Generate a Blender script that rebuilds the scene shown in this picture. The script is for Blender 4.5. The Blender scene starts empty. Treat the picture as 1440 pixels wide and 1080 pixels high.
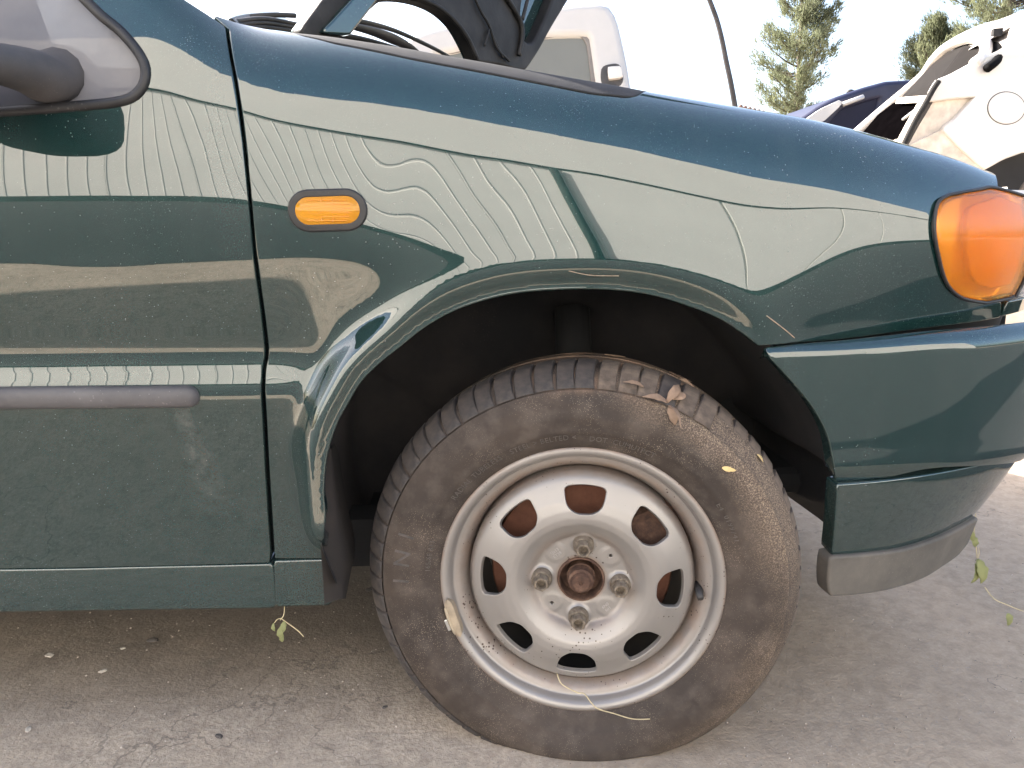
import bpy, bmesh, math, random
import numpy as np
from mathutils import Vector, Matrix, noise as mnoise
from mathutils.geometry import delaunay_2d_cdt
from math import radians as R_, sin, cos, tan, atan2, pi, sqrt
random.seed(7); np.random.seed(7)
scn = bpy.context.scene
COL = scn.collection

# ------------------------------------------------------------------ camera
CAM = np.array([-0.13, -0.834, 0.72]); YAW = R_(3.3); PITCH = R_(11.8); FPX = 1047.0
cd = bpy.data.cameras.new('camera'); cd.sensor_width = 36.0; cd.lens = FPX/1440*36.0
cd.clip_start = 0.02; cd.clip_end = 3000
cam = bpy.data.objects.new('camera', cd); COL.objects.link(cam)
cam.location = CAM; cam.rotation_euler = (pi/2-PITCH, 0, -YAW)
scn.camera = cam
FWD = np.array([sin(YAW)*cos(PITCH), cos(YAW)*cos(PITCH), -sin(PITCH)])
RGT = np.array([cos(YAW), -sin(YAW), 0.0]); UPV = np.cross(RGT, FWD)

# ------------------------------------------------------------------ sky, sun, exposure
SUNV = Vector((-0.70, 0.42, 0.60)).normalized()
EL = math.asin(SUNV.z); AZ = atan2(SUNV.x, SUNV.y)
w = bpy.data.worlds.new('World'); scn.world = w; w.use_nodes = True
nt = w.node_tree; nt.nodes.clear()
sky = nt.nodes.new('ShaderNodeTexSky'); sky.sky_type = 'NISHITA'; sky.sun_disc = False
sky.sun_elevation = EL; sky.sun_rotation = AZ; sky.dust_density = 4.5; sky.air_density = 1.0; sky.ozone_density = 1.0
bg = nt.nodes.new('ShaderNodeBackground'); bg.inputs['Strength'].default_value = 0.115
wo = nt.nodes.new('ShaderNodeOutputWorld')
nt.links.new(sky.outputs[0], bg.inputs[0]); nt.links.new(bg.outputs[0], wo.inputs[0])
sl = bpy.data.lights.new('sun', 'SUN'); sl.energy = 5.0; sl.angle = R_(0.5); sl.color = (1.0, 0.94, 0.85)
so = bpy.data.objects.new('sun', sl); COL.objects.link(so)
so.rotation_euler = (-SUNV).to_track_quat('-Z', 'Y').to_euler(); so.location = (-6, 5, 7)
scn.view_settings.view_transform = 'Standard'; scn.view_settings.look = 'None'
scn.view_settings.gamma = 1.0; scn.view_settings.exposure = 2.35

# ------------------------------------------------------------------ survey helpers: photograph pixel -> point on a plane y=Y
def ray(px, py):
    return FWD + (px-720)/FPX*RGT + (540-py)/FPX*UPV
def at(px, py, Y):
    d = ray(px, py); t = (Y-CAM[1])/d[1]; p = CAM+t*d
    return Vector(p)
def at_x(px, py, X):
    d = ray(px, py); t = (X-CAM[0])/d[0]; return Vector(CAM+t*d)
GZ = 0.044      # level of the yard
def ground_at(px, py, z=0.044):
    d = ray(px, py); t = (z-CAM[2])/d[2]; return Vector(CAM+t*d)
def project(P):
    q = P-CAM; dep = q@FWD
    return 720+FPX*(q@RGT)/dep, 540-FPX*(q@UPV)/dep

# ------------------------------------------------------------------ mesh helpers
def finish(o, parent=None, mat=None):
    COL.objects.link(o)
    if parent is not None: o.parent = parent
    if mat is not None: o.data.materials.append(mat)
    return o
def mesh_obj(name, V, F, mat, parent=None, normals=None, smooth=True, loc=None):
    me = bpy.data.meshes.new(name)
    me.from_pydata([tuple(map(float, v)) for v in V], [], [tuple(int(i) for i in f) for f in F])
    me.update()
    if smooth: me.polygons.foreach_set('use_smooth', [True]*len(me.polygons))
    if normals is not None:
        me.normals_split_custom_set_from_vertices([tuple(map(float, n)) for n in normals])
    o = bpy.data.objects.new(name, me)
    finish(o, parent, mat)
    if loc is not None: o.location = loc
    return o
def bm_obj(name, bm, mat, parent=None, smooth=False, loc=None, recalc=True, auto=None):
    if recalc: bmesh.ops.recalc_face_normals(bm, faces=bm.faces)
    me = bpy.data.meshes.new(name); bm.to_mesh(me); bm.free()
    if smooth or auto: me.polygons.foreach_set('use_smooth', [True]*len(me.polygons))
    if auto: me.set_sharp_from_angle(angle=R_(auto))
    o = bpy.data.objects.new(name, me); finish(o, parent, mat)
    if loc is not None: o.location = loc
    return o
def empty(name, loc=(0,0,0), rz=0):
    o = bpy.data.objects.new(name, None); COL.objects.link(o); o.location = loc; o.rotation_euler = (0,0,rz)
    o.empty_display_size = .1
    return o
def tag(o, label=None, cat=None, group=None, kind=None):
    if label: o['label'] = label
    if cat: o['category'] = cat
    if group: o['group'] = group
    if kind: o['kind'] = kind
    return o
def bm_box(bm, c, s, rot=None, bevel=0.0, seg=2):
    m = Matrix.Translation(c) @ (rot if rot is not None else Matrix.Identity(4)) @ Matrix.Diagonal((s[0], s[1], s[2], 1))
    r = bmesh.ops.create_cube(bm, size=1.0, matrix=m)
    if bevel > 0:
        es = list({e for v in r['verts'] for e in v.link_edges})
        bmesh.ops.bevel(bm, geom=es, offset=bevel, segments=seg, affect='EDGES', profile=.5)
def bm_tube(bm, pts, rad, n=10, cap=True, flat=1.0, up=None):
    pts = [Vector(p) for p in pts]
    if not hasattr(rad, '__len__'): rad = [rad]*len(pts)
    rings = []; prev = None
    for i, p in enumerate(pts):
        t = (pts[min(i+1, len(pts)-1)]-pts[max(i-1, 0)]).normalized()
        if prev is None:
            a = Vector(up) if up else (Vector((0,0,1)) if abs(t.z) < .9 else Vector((1,0,0)))
        else: a = prev
        a = (a-t*a.dot(t)).normalized(); b = t.cross(a); prev = a
        rings.append([bm.verts.new(p+(a*cos(2*pi*k/n)*flat+b*sin(2*pi*k/n))*rad[i]) for k in range(n)])
    for r0, r1 in zip(rings, rings[1:]):
        for k in range(n): bm.faces.new((r0[k], r0[(k+1)%n], r1[(k+1)%n], r1[k]))
    if cap: bm.faces.new(rings[0][::-1]); bm.faces.new(rings[-1])
def spline(pts, n=8, closed=False):
    P = [np.array(p, float) for p in pts]; out = []; m = len(P)
    rng = m if closed else m-1
    for i in range(rng):
        if closed: p0, p1, p2, p3 = P[(i-1)%m], P[i], P[(i+1)%m], P[(i+2)%m]
        else: p0, p1, p2, p3 = P[max(i-1,0)], P[i], P[i+1], P[min(i+2,m-1)]
        for k in range(n):
            t = k/n
            out.append(.5*((2*p1)+(-p0+p2)*t+(2*p0-5*p1+4*p2-p3)*t*t+(-p0+3*p1-3*p2+p3)*t**3))
    if not closed: out.append(P[-1])
    return np.array(out)
def resample(pts, sp, closed=False):
    P = np.asarray(pts, float)
    if closed: P = np.vstack([P, P[:1]])
    d = np.r_[0, np.cumsum(np.linalg.norm(np.diff(P, axis=0), axis=1))]
    n = max(2, int(round(d[-1]/sp))+1); s = np.linspace(0, d[-1], n)
    Q = np.stack([np.interp(s, d, P[:, k]) for k in range(P.shape[1])], 1)
    return Q[:-1] if closed else Q
def lathe(prof, n=96, axis='y', closed=False):
    V = []; F = []; m = len(prof)
    for k in range(n):
        a = 2*pi*k/n
        for r, y in prof: V.append((r*cos(a), y, r*sin(a)))
    for k in range(n):
        k2 = (k+1) % n
        for j in range(m-1 if not closed else m):
            j2 = (j+1) % m
            F.append((k*m+j, k*m+j2, k2*m+j2, k2*m+j))
    return V, F
def lathe_obj(name, prof, mat, parent, n=96, closed=False, auto=40):
    V, F = lathe(prof, n, closed=closed)
    bm = bmesh.new(); vs = [bm.verts.new(v) for v in V]
    for f in F: bm.faces.new([vs[i] for i in f])
    return bm_obj(name, bm, mat, parent, auto=auto)
def inside(pts, loops):
    x = pts[:, 0][:, None]; y = pts[:, 1][:, None]; c = np.zeros(len(pts), int)
    for L in loops:
        x0 = L[:, 0][None]; y0 = L[:, 1][None]; x1 = np.roll(L[:, 0], -1)[None]; y1 = np.roll(L[:, 1], -1)[None]
        cond = (y0 > y) != (y1 > y)
        with np.errstate(divide='ignore', invalid='ignore'):
            xi = (x1-x0)*(y-y0)/(y1-y0)+x0
        c += (cond & (x < xi)).sum(1)
    return (c % 2) == 1
def area2(L):
    return .5*np.sum(L[:, 0]*np.roll(L[:, 1], -1)-np.roll(L[:, 0], -1)*L[:, 1])
def normals_of(S, uv, e, out):
    du = (S(uv+[e, 0])-S(uv-[e, 0])); dv = (S(uv+[0, e])-S(uv-[0, e]))
    n = np.cross(du, dv); n /= np.linalg.norm(n, axis=1)[:, None]+1e-12
    ref = np.asarray(out, float); s = np.sign((n*ref).sum(1).sum())
    if s == 0: s = 1
    return n*s, du/(2*e), dv/(2*e), s
def panel(name, S, outer, mat, parent, holes=(), sp=.008, r=.002, depth=.012, out=(0,-1,0), e=.003, arc=3, flange=True):
    """a sheet on the surface S(u,v), trimmed by loops in (u,v), with rolled edges and a flange going inwards"""
    loops = []
    for i, L in enumerate([outer]+list(holes)):
        L = np.asarray(L, float)
        if (area2(L) > 0) != (i == 0): L = L[::-1]
        loops.append(L)
    lo = loops[0].min(0); hi = loops[0].max(0)
    nx = int((hi[0]-lo[0])/sp)+1; ny = int((hi[1]-lo[1])/(sp*.866))+1
    gx, gy = np.meshgrid(np.arange(nx), np.arange(ny))
    g = np.stack([lo[0]+(gx+.5*(gy % 2))*sp, lo[1]+gy*sp*.866], -1).reshape(-1, 2)
    g = g[inside(g, loops)]
    allp = np.vstack(loops)
    keep = np.ones(len(g), bool)
    for i in range(0, len(g), 4000):
        d = ((g[i:i+4000, None]-allp[None])**2).sum(-1).min(1); keep[i:i+4000] = d > (sp*.55)**2
    g = g[keep]
    E = []; k = 0
    for L in loops:
        n = len(L); E += [(k+i, k+(i+1) % n) for i in range(n)]; k += n
    pts = np.vstack([allp, g])
    res = delaunay_2d_cdt([Vector(p) for p in pts], E, [], 0, 1e-7)
    vc = np.array([tuple(v) for v in res[0]]); tri = np.array([f for f in res[2] if len(f) == 3])
    tri = tri[inside(vc[tri].mean(1), loops)]
    n3, du, dv, s = normals_of(S, vc, e, out)
    P = S(vc); V = [P]; N = [n3]
    a = vc[tri]; cr = (a[:, 1, 0]-a[:, 0, 0])*(a[:, 2, 1]-a[:, 0, 1])-(a[:, 1, 1]-a[:, 0, 1])*(a[:, 2, 0]-a[:, 0, 0])
    flip = (cr*s) < 0; tri[flip] = tri[flip][:, ::-1]
    F = [tuple(t) for t in tri]; base = len(P)
    if flange:
        for L in loops:
            n = len(L); tg = np.roll(L, -1, 0)-np.roll(L, 1, 0); o2 = np.stack([tg[:, 1], -tg[:, 0]], 1)
            nn, du, dv, s2 = normals_of(S, L, e, out); p = S(L)
            t3 = du*o2[:, :1]+dv*o2[:, 1:]; t3 -= nn*(t3*nn).sum(1)[:, None]; t3 /= np.linalg.norm(t3, axis=1)[:, None]+1e-12
            rings = []
            for k in range(arc+1):
                an = pi/2*k/arc
                V.append(p+t3*r*sin(an)-nn*r*(1-cos(an))); N.append(nn*cos(an)+t3*sin(an)); rings.append(base); base += n
            V.append(p+t3*r-nn*(r+depth)); N.append(t3); rings.append(base); base += n
            for r0, r1 in zip(rings, rings[1:]):
                for i in range(n):
                    j = (i+1) % n
                    f = (r0+i, r0+j, r1+j, r1+i)
                    F.append(f if s2 < 0 else f[::-1])
    return mesh_obj(name, np.vstack(V), F, mat, parent, normals=np.vstack(N))
def px2uv(S, pts, ulim, vlim, fac=None):
    """find where the ray through each photograph pixel first meets the surface S (coarse to fine search)"""
    u = np.linspace(*ulim, 160); v = np.linspace(*vlim, 160)
    G = np.stack(np.meshgrid(u, v), -1).reshape(-1, 2); P = S(G); X, Y = project(P)
    res = []
    for (px, py) in pts:
        k = np.argmin((X-px)**2+(Y-py)**2); c = G[k]; hu = u[1]-u[0]; hv = v[1]-v[0]
        for it in range(5):
            a = np.linspace(-1.2, 1.2, 13)
            g = np.stack(np.meshgrid(c[0]+a*hu, c[1]+a*hv), -1).reshape(-1, 2)
            x, y = project(S(g)); c = g[np.argmin((x-px)**2+(y-py)**2)]; hu /= 5; hv /= 5
        res.append(c)
    return np.array(res)
def smooth1(a, k, axis):
    ker = np.exp(-.5*(np.arange(-3*k, 3*k+1)/max(k, 1e-6))**2); ker /= ker.sum()
    pad = [(0, 0)]*a.ndim; pad[axis] = (3*k, 3*k)
    return np.apply_along_axis(lambda m: np.convolve(m, ker, 'valid'), axis, np.pad(a, pad, mode='edge'))
def sstep(x): x = np.clip(x, 0, 1); return x*x*(3-2*x)

# ------------------------------------------------------------------ materials
class NT:
    def __init__(s, name):
        s.m = bpy.data.materials.new(name); s.m.use_nodes = True; s.t = s.m.node_tree; s.t.nodes.clear()
        s.out = s.t.nodes.new('ShaderNodeOutputMaterial'); s.tc = None
    def n(s, ty, **kw):
        o = s.t.nodes.new(ty)
        for k, v in kw.items():
            if k.startswith('i_'):
                key = k[2:]; key = int(key) if key.isdigit() else key.replace('_', ' ')
                s.set(o.inputs[key], v)
            else: setattr(o, k, v)
        return o
    def set(s, inp, v):
        if isinstance(v, bpy.types.NodeSocket): s.t.links.new(v, inp)
        elif isinstance(v, bpy.types.Node): s.t.links.new(v.outputs[0], inp)
        elif isinstance(v, (tuple, list)) and len(v) == 3 and inp.type == 'RGBA': inp.default_value = (*v, 1)
        else: inp.default_value = v
    def obj(s):
        if not s.tc: s.tc = s.n('ShaderNodeTexCoord')
        return s.tc.outputs['Object']
    def noise(s, scale, detail=4, rough=.55, vec=None, dist=0):
        return s.n('ShaderNodeTexNoise', i_Vector=vec or s.obj(), i_Scale=scale, i_Detail=detail, i_Roughness=rough, i_Distortion=dist).outputs[0]
    def vor(s, scale, feature='F1', vec=None, rnd=1.0, out=0):
        return s.n('ShaderNodeTexVoronoi', feature=feature, i_Vector=vec or s.obj(), i_Scale=scale, i_Randomness=rnd).outputs[out]
    def ramp(s, f, stops, interp='LINEAR'):
        r = s.n('ShaderNodeValToRGB', i_Fac=f); cr = r.color_ramp; cr.interpolation = interp
        while len(cr.elements) < len(stops): cr.elements.new(.5)
        for e, (p, c) in zip(cr.elements, stops):
            e.position = p; e.color = (c, c, c, 1) if not hasattr(c, '__len__') else (*c, 1)
        return r.outputs[0]
    def mix(s, f, a, b, mode='MIX'):
        x = s.n('ShaderNodeMix', data_type='RGBA', blend_type=mode)
        s.set(x.inputs[0], f); s.set(x.inputs[6], a); s.set(x.inputs[7], b); return x.outputs[2]
    def math(s, op, a, b=None, clamp=False):
        x = s.n('ShaderNodeMath', operation=op, use_clamp=clamp); s.set(x.inputs[0], a)
        if b is not None: s.set(x.inputs[1], b)
        return x.outputs[0]
    def mapr(s, v, a, b, c=0., d=1.):
        return s.n('ShaderNodeMapRange', i_Value=v, i_1=a, i_2=b, i_3=c, i_4=d).outputs[0]
    def xyz(s, vec=None):
        return s.n('ShaderNodeSeparateXYZ', i_Vector=vec or s.obj()).outputs
    def bump(s, h, st=.3, dist=.002, nrm=None):
        b = s.n('ShaderNodeBump', i_Height=h, i_Strength=st, i_Distance=dist)
        if nrm: s.set(b.inputs['Normal'], nrm)
        return b.outputs[0]
    def pr(s, base, rough=.5, metal=0., **kw):
        p = s.n('ShaderNodeBsdfPrincipled'); s.set(p.inputs['Base Color'], base); s.set(p.inputs['Roughness'], rough); s.set(p.inputs['Metallic'], metal)
        for k, v in kw.items(): s.set(p.inputs[k.replace('_', ' ')], v)
        return p.outputs[0]
    def done(s, sh): s.set(s.out.inputs[0], sh); return s.m
def simple(name, col, rough=.5, metal=0., var=.25, scale=20., bump=0., **kw):
    t = NT(name); nz = t.noise(scale, 5)
    c = t.mix(t.mapr(nz, .3, .7), tuple(x*(1-var) for x in col), tuple(min(1, x*(1+var)) for x in col))
    k = dict(kw)
    if bump: k['Normal'] = t.bump(t.noise(scale*8, 4), bump, .001)
    return t.done(t.pr(c, rough, metal, **k))

def make_paint():
    t = NT('green_metallic_paint'); z = t.xyz()[2]
    flake = t.noise(900, 2, .5)
    base = t.mix(t.mapr(flake, .35, .65), (.0024, .0155, .0155), (.0065, .037, .036))
    coat = t.pr(base,   .38, .20, Coat_Weight=1.0, Coat_Roughness=.012, Coat_IOR=1.9, Specular_IOR_Level=0.0)
    # real dust: a thin film, heavier low on the body, in soft vertical runs
    st = t.n('ShaderNodeMapping', i_Vector=t.obj(), i_Scale=(9, 9, 1.3))
    runs = t.noise(1.6, 5, .6, vec=st.outputs[0])
    low = t.mapr(z, .62, .25, .0, .024)
    film = t.math('ADD', t.math('MULTIPLY', t.mapr(runs, .42, .8), .03), t.math('ADD', low, .010), clamp=True)
    spk = t.math('LESS_THAN', t.vor(150), t.mapr(t.noise(3, 5, .7), .40, .8, .035, .15))
    spk2 = t.math('LESS_THAN', t.vor(420), t.mapr(t.noise(4, 5, .75), .42, .8, .02, .20))
    # short scratches
    scm = t.n('ShaderNodeMapping', i_Vector=t.obj(), i_Rotation=(0, .5, .3), i_Scale=(14, 14, 260))
    scr = t.math('LESS_THAN', t.vor(1.0, vec=scm.outputs[0]), t.mapr(t.noise(5, 2), .56, .72, .0, .07))
    # a run of dirt below the end of the rub strip
    X = t.xyz(); xx = t.math('ADD', X[0], t.math('MULTIPLY', t.math('SUBTRACT', X[2], .50), .16))
    dx = t.math('DIVIDE', t.math('SUBTRACT', xx, -.468), t.mapr(X[2], .50, .36, .008, .030)); g1 = t.math('POWER', 2.718, t.math('MULTIPLY', t.math('MULTIPLY', dx, dx), -1.0))
    run = t.math('MULTIPLY', t.math('MULTIPLY', g1, t.math('MULTIPLY', t.mapr(X[2], .515, .505), t.mapr(X[2], .34, .47))), t.mapr(t.noise(70, 5, .7), .35, .65, .0, .16))
    film = t.math('ADD', film, run, clamp=True)
    fac = t.math('ADD', film, t.math('MULTIPLY', t.math('MAXIMUM', t.math('MAXIMUM', spk, spk2), t.math('MULTIPLY', scr, .5)), .5), clamp=True)
    dust = t.n('ShaderNodeBsdfDiffuse', i_Color=t.mix(t.noise(3, 2), (.30, .29, .30), (.38, .34, .32)))
    m = t.n('ShaderNodeMixShader'); t.set(m.inputs[0], fac); t.set(m.inputs[1], coat); t.set(m.inputs[2], dust.outputs[0])
    return t.done(m.outputs[0])
PAINT = make_paint()
def dusty_black(name, col=(.02, .02, .022), dust=(.16, .14, .13), amt=.35, rough=.55, scale=14):
    t = NT(name); f = t.mapr(t.noise(scale, 6, .65), .35, .8, 0, amt)
    sp = t.math('MULTIPLY', t.math('LESS_THAN', t.vor(190), t.mapr(t.noise(9), .45, .7, 0, .22)), .55)
    c = t.mix(t.math('MAXIMUM', f, sp), col, dust)
    return t.done(t.pr(c, rough, 0, Normal=t.bump(t.noise(260, 3), .15, .0008)))
PLASTIC = dusty_black('dusty_black_plastic')
LINER = dusty_black('wheel_arch_liner', (.018, .018, .02), (.075, .062, .058), .5, .7, 8)
RUBBER = dusty_black('black_seal_rubber', (.010, .010, .012), (.10, .095, .095), .25, .5, 30)
STRIP = dusty_black('grey_rub_strip', (.07, .068, .075), (.2, .19, .2), .35, .6, 18)
LIPM = dusty_black('faded_lip_plastic', (.075, .070, .064), (.19, .168, .148), .7, .75, 12)
def make_tyre(block=False):
    t = NT('tyre_rubber_tread' if block else 'tyre_rubber'); o = t.xyz()
    x, y, z = o[0], o[1], o[2]
    rr = t.math('SQRT', t.math('ADD', t.math('MULTIPLY', x, x), t.math('MULTIPLY', z, z)))
    nz = t.noise(9, 6, .65); fine = t.noise(620, 4, .75); gr = t.vor(520)
    outer = t.mapr(rr, .205, .265, 0, 1); front = t.mapr(x, -.02, .2, 0, 1); up = t.mapr(z, .0, .2, .35, 1)
    side = t.math('MULTIPLY', t.math('MULTIPLY', outer, front), up)
    mud = t.math('MULTIPLY', t.mapr(t.math('ADD', t.math('MULTIPLY', nz, .6), t.math('MULTIPLY', side, 1.25)), .42, .95), t.mapr(fine, .30, .66, .15, .95))
    base = t.mix(t.mapr(nz, .3, .75), (.025, .020, .018), (.062, .047, .038))
    base = t.mix(t.mapr(t.noise(40, 5), .45, .75, 0, .35), base, (.14, .115, .10))
    c = t.mix(mud, base, t.ramp(fine, [(.36, (.075, .055, .045)), (.5, (.17, .125, .095)), (.64, (.40, .31, .22))]))
    topm = t.math('MULTIPLY', t.mapr(z, .235, .275), t.mapr(t.noise(22, 4), .42, .62))
    c = t.mix(t.math('MULTIPLY', topm, t.mapr(x, -.13, -.02)), c, (.20, .13, .09))
    spk = t.math('LESS_THAN', gr, t.mapr(t.noise(14), .38, .7, .05, .30))
    c = t.mix(t.math('MULTIPLY', spk, .45), c, (.34, .27, .21))
    rib = t.n('ShaderNodeTexWave', i_Vector=t.obj(), i_Scale=120.0, i_Distortion=1.5)
    h = t.math('ADD', t.math('MULTIPLY', fine, t.math('ADD', t.math('MULTIPLY', mud, 1.2), .25)), t.math('MULTIPLY', t.noise(120, 3), .5))
    return t.done(t.pr(c, .72, 0, Normal=t.bump(h, .45, .0016), Specular_IOR_Level=.35))
TYRE = make_tyre()
def make_rim():
    t = NT('silver_rim_paint'); o = t.xyz(); x, z = o[0], o[2]
    rr = t.math('SQRT', t.math('ADD', t.math('MULTIPLY', x, x), t.math('MULTIPLY', z, z)))
    nz = t.noise(26, 6, .65)
    e1 = t.mapr(rr, .1765, .181, 0, .7)
    e2 = t.math('MULTIPLY', t.math('MULTIPLY', t.mapr(rr, .137, .146), t.mapr(rr, .166, .157)), .5)
    e3 = t.math('MULTIPLY', t.mapr(rr, .0355, .0295), .75)
    e4 = t.math('MULTIPLY', t.math('MULTIPLY', t.mapr(rr, .056, .062), t.mapr(rr, .074, .066)), .28)
    edge = t.math('MAXIMUM', t.math('MAXIMUM', e1, e2), t.math('MAXIMUM', e3, e4))
    dirt = t.math('MULTIPLY', edge, t.mapr(nz, .3, .62, .25, 1.25), clamp=True)
    base = t.mix(t.mapr(t.noise(5, 4), .3, .7), (.24, .226, .217), (.30, .280, .266))
    c = t.mix(dirt, base, t.mix(t.noise(60, 4), (.13, .075, .05), (.30, .20, .14)))
    pits = t.math('LESS_THAN', t.vor(170), t.mapr(t.math('ADD', t.noise(17), t.math('MULTIPLY', edge, .22)), .50, .75, .0, .26))
    c = t.mix(pits, c, (.06, .04, .03))
    m = t.math('SUBTRACT', .45, t.math('MULTIPLY', dirt, .45), clamp=True)
    return t.done(t.pr(c, t.math('ADD', .42, t.math('MULTIPLY', dirt, .35)), m, Normal=t.bump(t.noise(200, 3), .06, .0006), Coat_Weight=.25, Coat_Roughness=.3))
RIM = make_rim()
def make_rust(name, a, b, c, rough=.85, sc=60):
    t = NT(name); n = t.noise(sc, 6, .7)
    col = t.ramp(n, [(.3, a), (.5, b), (.72, c)])
    return t.done(t.pr(col, rough, .1, Normal=t.bump(t.noise(sc*4, 4), .5, .0012)))
RUST = make_rust('rusty_iron', (.03, .017, .013), (.085, .045, .031), (.18, .11, .075))
RUSTDISC = make_rust('rusty_brake_disc', (.09, .035, .022), (.15, .06, .036), (.20, .09, .055), .8, 25)
BOLT = make_rust('weathered_zinc_bolt', (.055, .042, .032), (.14, .112, .085), (.27, .23, .18), .55, 180)
DARK = simple('dark_underbody', (.012, .012, .013), .9, 0, .4, 6)
def make_orange(name, ribs, bs=.35, ca=(.97, .37, .015), cb=(1., .48, .03), tw=.85):
    t = NT(name)
    o = t.obj(); fine = t.vor(520); nz = t.noise(6, 3)
    c = t.mix(t.mapr(nz, .3, .7), ca, cb)
    wv = t.n('ShaderNodeTexWave', i_Vector=o, i_Scale=ribs, bands_direction='X' if bs > .2 else 'Z').outputs[1]
    h = t.math('ADD', t.math('MULTIPLY', fine, .5), t.math('MULTIPLY', wv, .6))
    tr = t.n('ShaderNodeBsdfTranslucent', i_Color=c)
    p = t.pr(c, .10, 0, Normal=t.bump(h, bs*.6, .0015), Coat_Weight=.5, Coat_Roughness=.05, Transmission_Weight=tw, IOR=1.30)
    m = t.n('ShaderNodeMixShader', i_0=.15); t.set(m.inputs[1], p); t.set(m.inputs[2], tr.outputs[0])
    return t.done(m.outputs[0])
ORANGE = make_orange('orange_lens', 90.0, .10, (.95, .36, .02), (1., .48, .04), .45); ORANGE2 = make_orange('orange_corner_lens', 130.0)
def make_glass(name, tint, dust, rough=.05):
    t = NT(name)
    g = t.pr(tint, rough, 0, Transmission_Weight=1.0, IOR=1.2)
    d = t.n('ShaderNodeBsdfDiffuse', i_Color=(.19, .186, .20))
    tl = t.n('ShaderNodeBsdfTransparent', i_Color=tint)
    gl = t.n('ShaderNodeBsdfGlossy', i_Roughness=.02, i_Color=(.9, .9, .9))
    m1 = t.n('ShaderNodeMixShader', i_0=.12); t.set(m1.inputs[1], tl.outputs[0]); t.set(m1.inputs[2], gl.outputs[0])
    m2 = t.n('ShaderNodeMixShader'); t.set(m2.inputs[0], t.mapr(t.noise(12, 5), .3, .7, dust*.8, dust*1.2)); t.set(m2.inputs[1], m1.outputs[0]); t.set(m2.inputs[2], d.outputs[0])
    return t.done(m2.outputs[0])
GLASS = make_glass('dusty_side_glass', (.12, .125, .13), .85); WGLASS = make_glass('windscreen_glass', (.7, .78, .82), .22)
CLEAR = make_glass('headlight_glass', (.8, .82, .84), .25)
WHITEP = simple('dusty_white_car_paint', (.56, .53, .50), .35, 0, .06, 4, Coat_Weight=.6)
CREAM = simple('cream_primer_metal', (.58, .50, .42), .7, 0, .25, 18, .2)
TRIM = simple('grey_beige_trim', (.17, .155, .145), .8, 0, .15, 9)
def make_concrete():
    t = NT('worn_concrete'); o = t.obj()
    big = t.noise(1.3, 5, .6); mid = t.noise(7, 6, .65); fin = t.noise(140, 4, .7); gr = t.vor(170)
    c = t.mix(t.mapr(big, .35, .65), (.37, .305, .24), (.46, .375, .29))
    c = t.mix(t.mapr(mid, .40, .72, 0, .55), c, (.46, .38, .30))
    sand = t.math('MULTIPLY', t.mapr(fin, .45, .57), t.mapr(t.noise(4, 4), .38, .62, .15, .75))
    c = t.mix(sand, c, (.58, .49, .39))
    pour = t.mapr(t.math('ADD', t.xyz()[0], t.math('MULTIPLY', t.noise(3.5, 6, .65), .5)), .20, .32, 0, .62)
    c = t.mix(pour, c, t.mix(t.mapr(t.noise(38, 6, .7), .35, .65), (.285, .222, .160), (.385, .305, .225)))
    c = t.mix(t.mapr(t.noise(32, 5, .7), .45, .62, 0, .35), c, (.19, .15, .115))
    chips = t.math('LESS_THAN', t.vor(85), t.mapr(t.noise(9), .48, .72, 0, .22)); c = t.mix(t.math('MULTIPLY', chips, .65), c, t.mix(t.noise(160), (.13, .105, .085), (.60, .52, .43)))
    # shade under the car painted into the concrete as a ragged dark patch
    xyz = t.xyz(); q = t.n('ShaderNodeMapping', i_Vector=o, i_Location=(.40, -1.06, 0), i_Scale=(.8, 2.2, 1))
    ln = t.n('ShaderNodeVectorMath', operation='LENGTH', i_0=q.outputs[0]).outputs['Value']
    car_shade = t.mapr(t.math('ADD', ln, t.math('MULTIPLY', mid, .55)), 1.2, .60, 0, .68)
    c = t.mix(car_shade, c, (.050, .044, .042))
    peb = t.math('LESS_THAN', gr, t.mapr(t.noise(24), .42, .75, .04, .40))
    c = t.mix(t.math('MULTIPLY', peb, .6), c, t.mix(t.noise(300), (.08, .07, .06), (.50, .44, .38)))
    crk = t.math('LESS_THAN', t.vor(.55, 'DISTANCE_TO_EDGE', vec=t.n('ShaderNodeVectorMath', operation='ADD', i_0=o, i_1=t.n('ShaderNodeTexNoise', i_Vector=o, i_Scale=6.0, i_Detail=5.0).outputs[1]).outputs[0]), .0022)
    c = t.mix(t.math('MULTIPLY', crk, .45), c, (.10, .085, .075))
    h = t.math('ADD', t.math('MULTIPLY', fin, .6), t.math('ADD', t.math('MULTIPLY', mid, 1.2), t.math('MULTIPLY', peb, .7)))
    return t.done(t.pr(c, .9, 0, Normal=t.bump(h, .8, .005)))
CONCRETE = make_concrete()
WALLM = simple('pale_sheet_metal', (.80, .79, .75), .45, 0, .05, 1.2)
WALLTOP = simple('white_fascia_sheet', (.82, .81, .77), .5, 0, .04, 1.0)
DARKWALL = simple('dark_wall_base', (.035, .05, .045), .8, 0, .4, 3)

# ------------------------------------------------------------------ ground and the sheds around the yard
bm = bmesh.new(); bmesh.ops.create_grid(bm, x_segments=2, y_segments=2, size=400)
g = bm_obj('ground', bm, CONCRETE, loc=(0, 0, GZ)); tag(g, 'worn concrete yard surface with sand and painted shade under the car', kind='structure')

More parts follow.
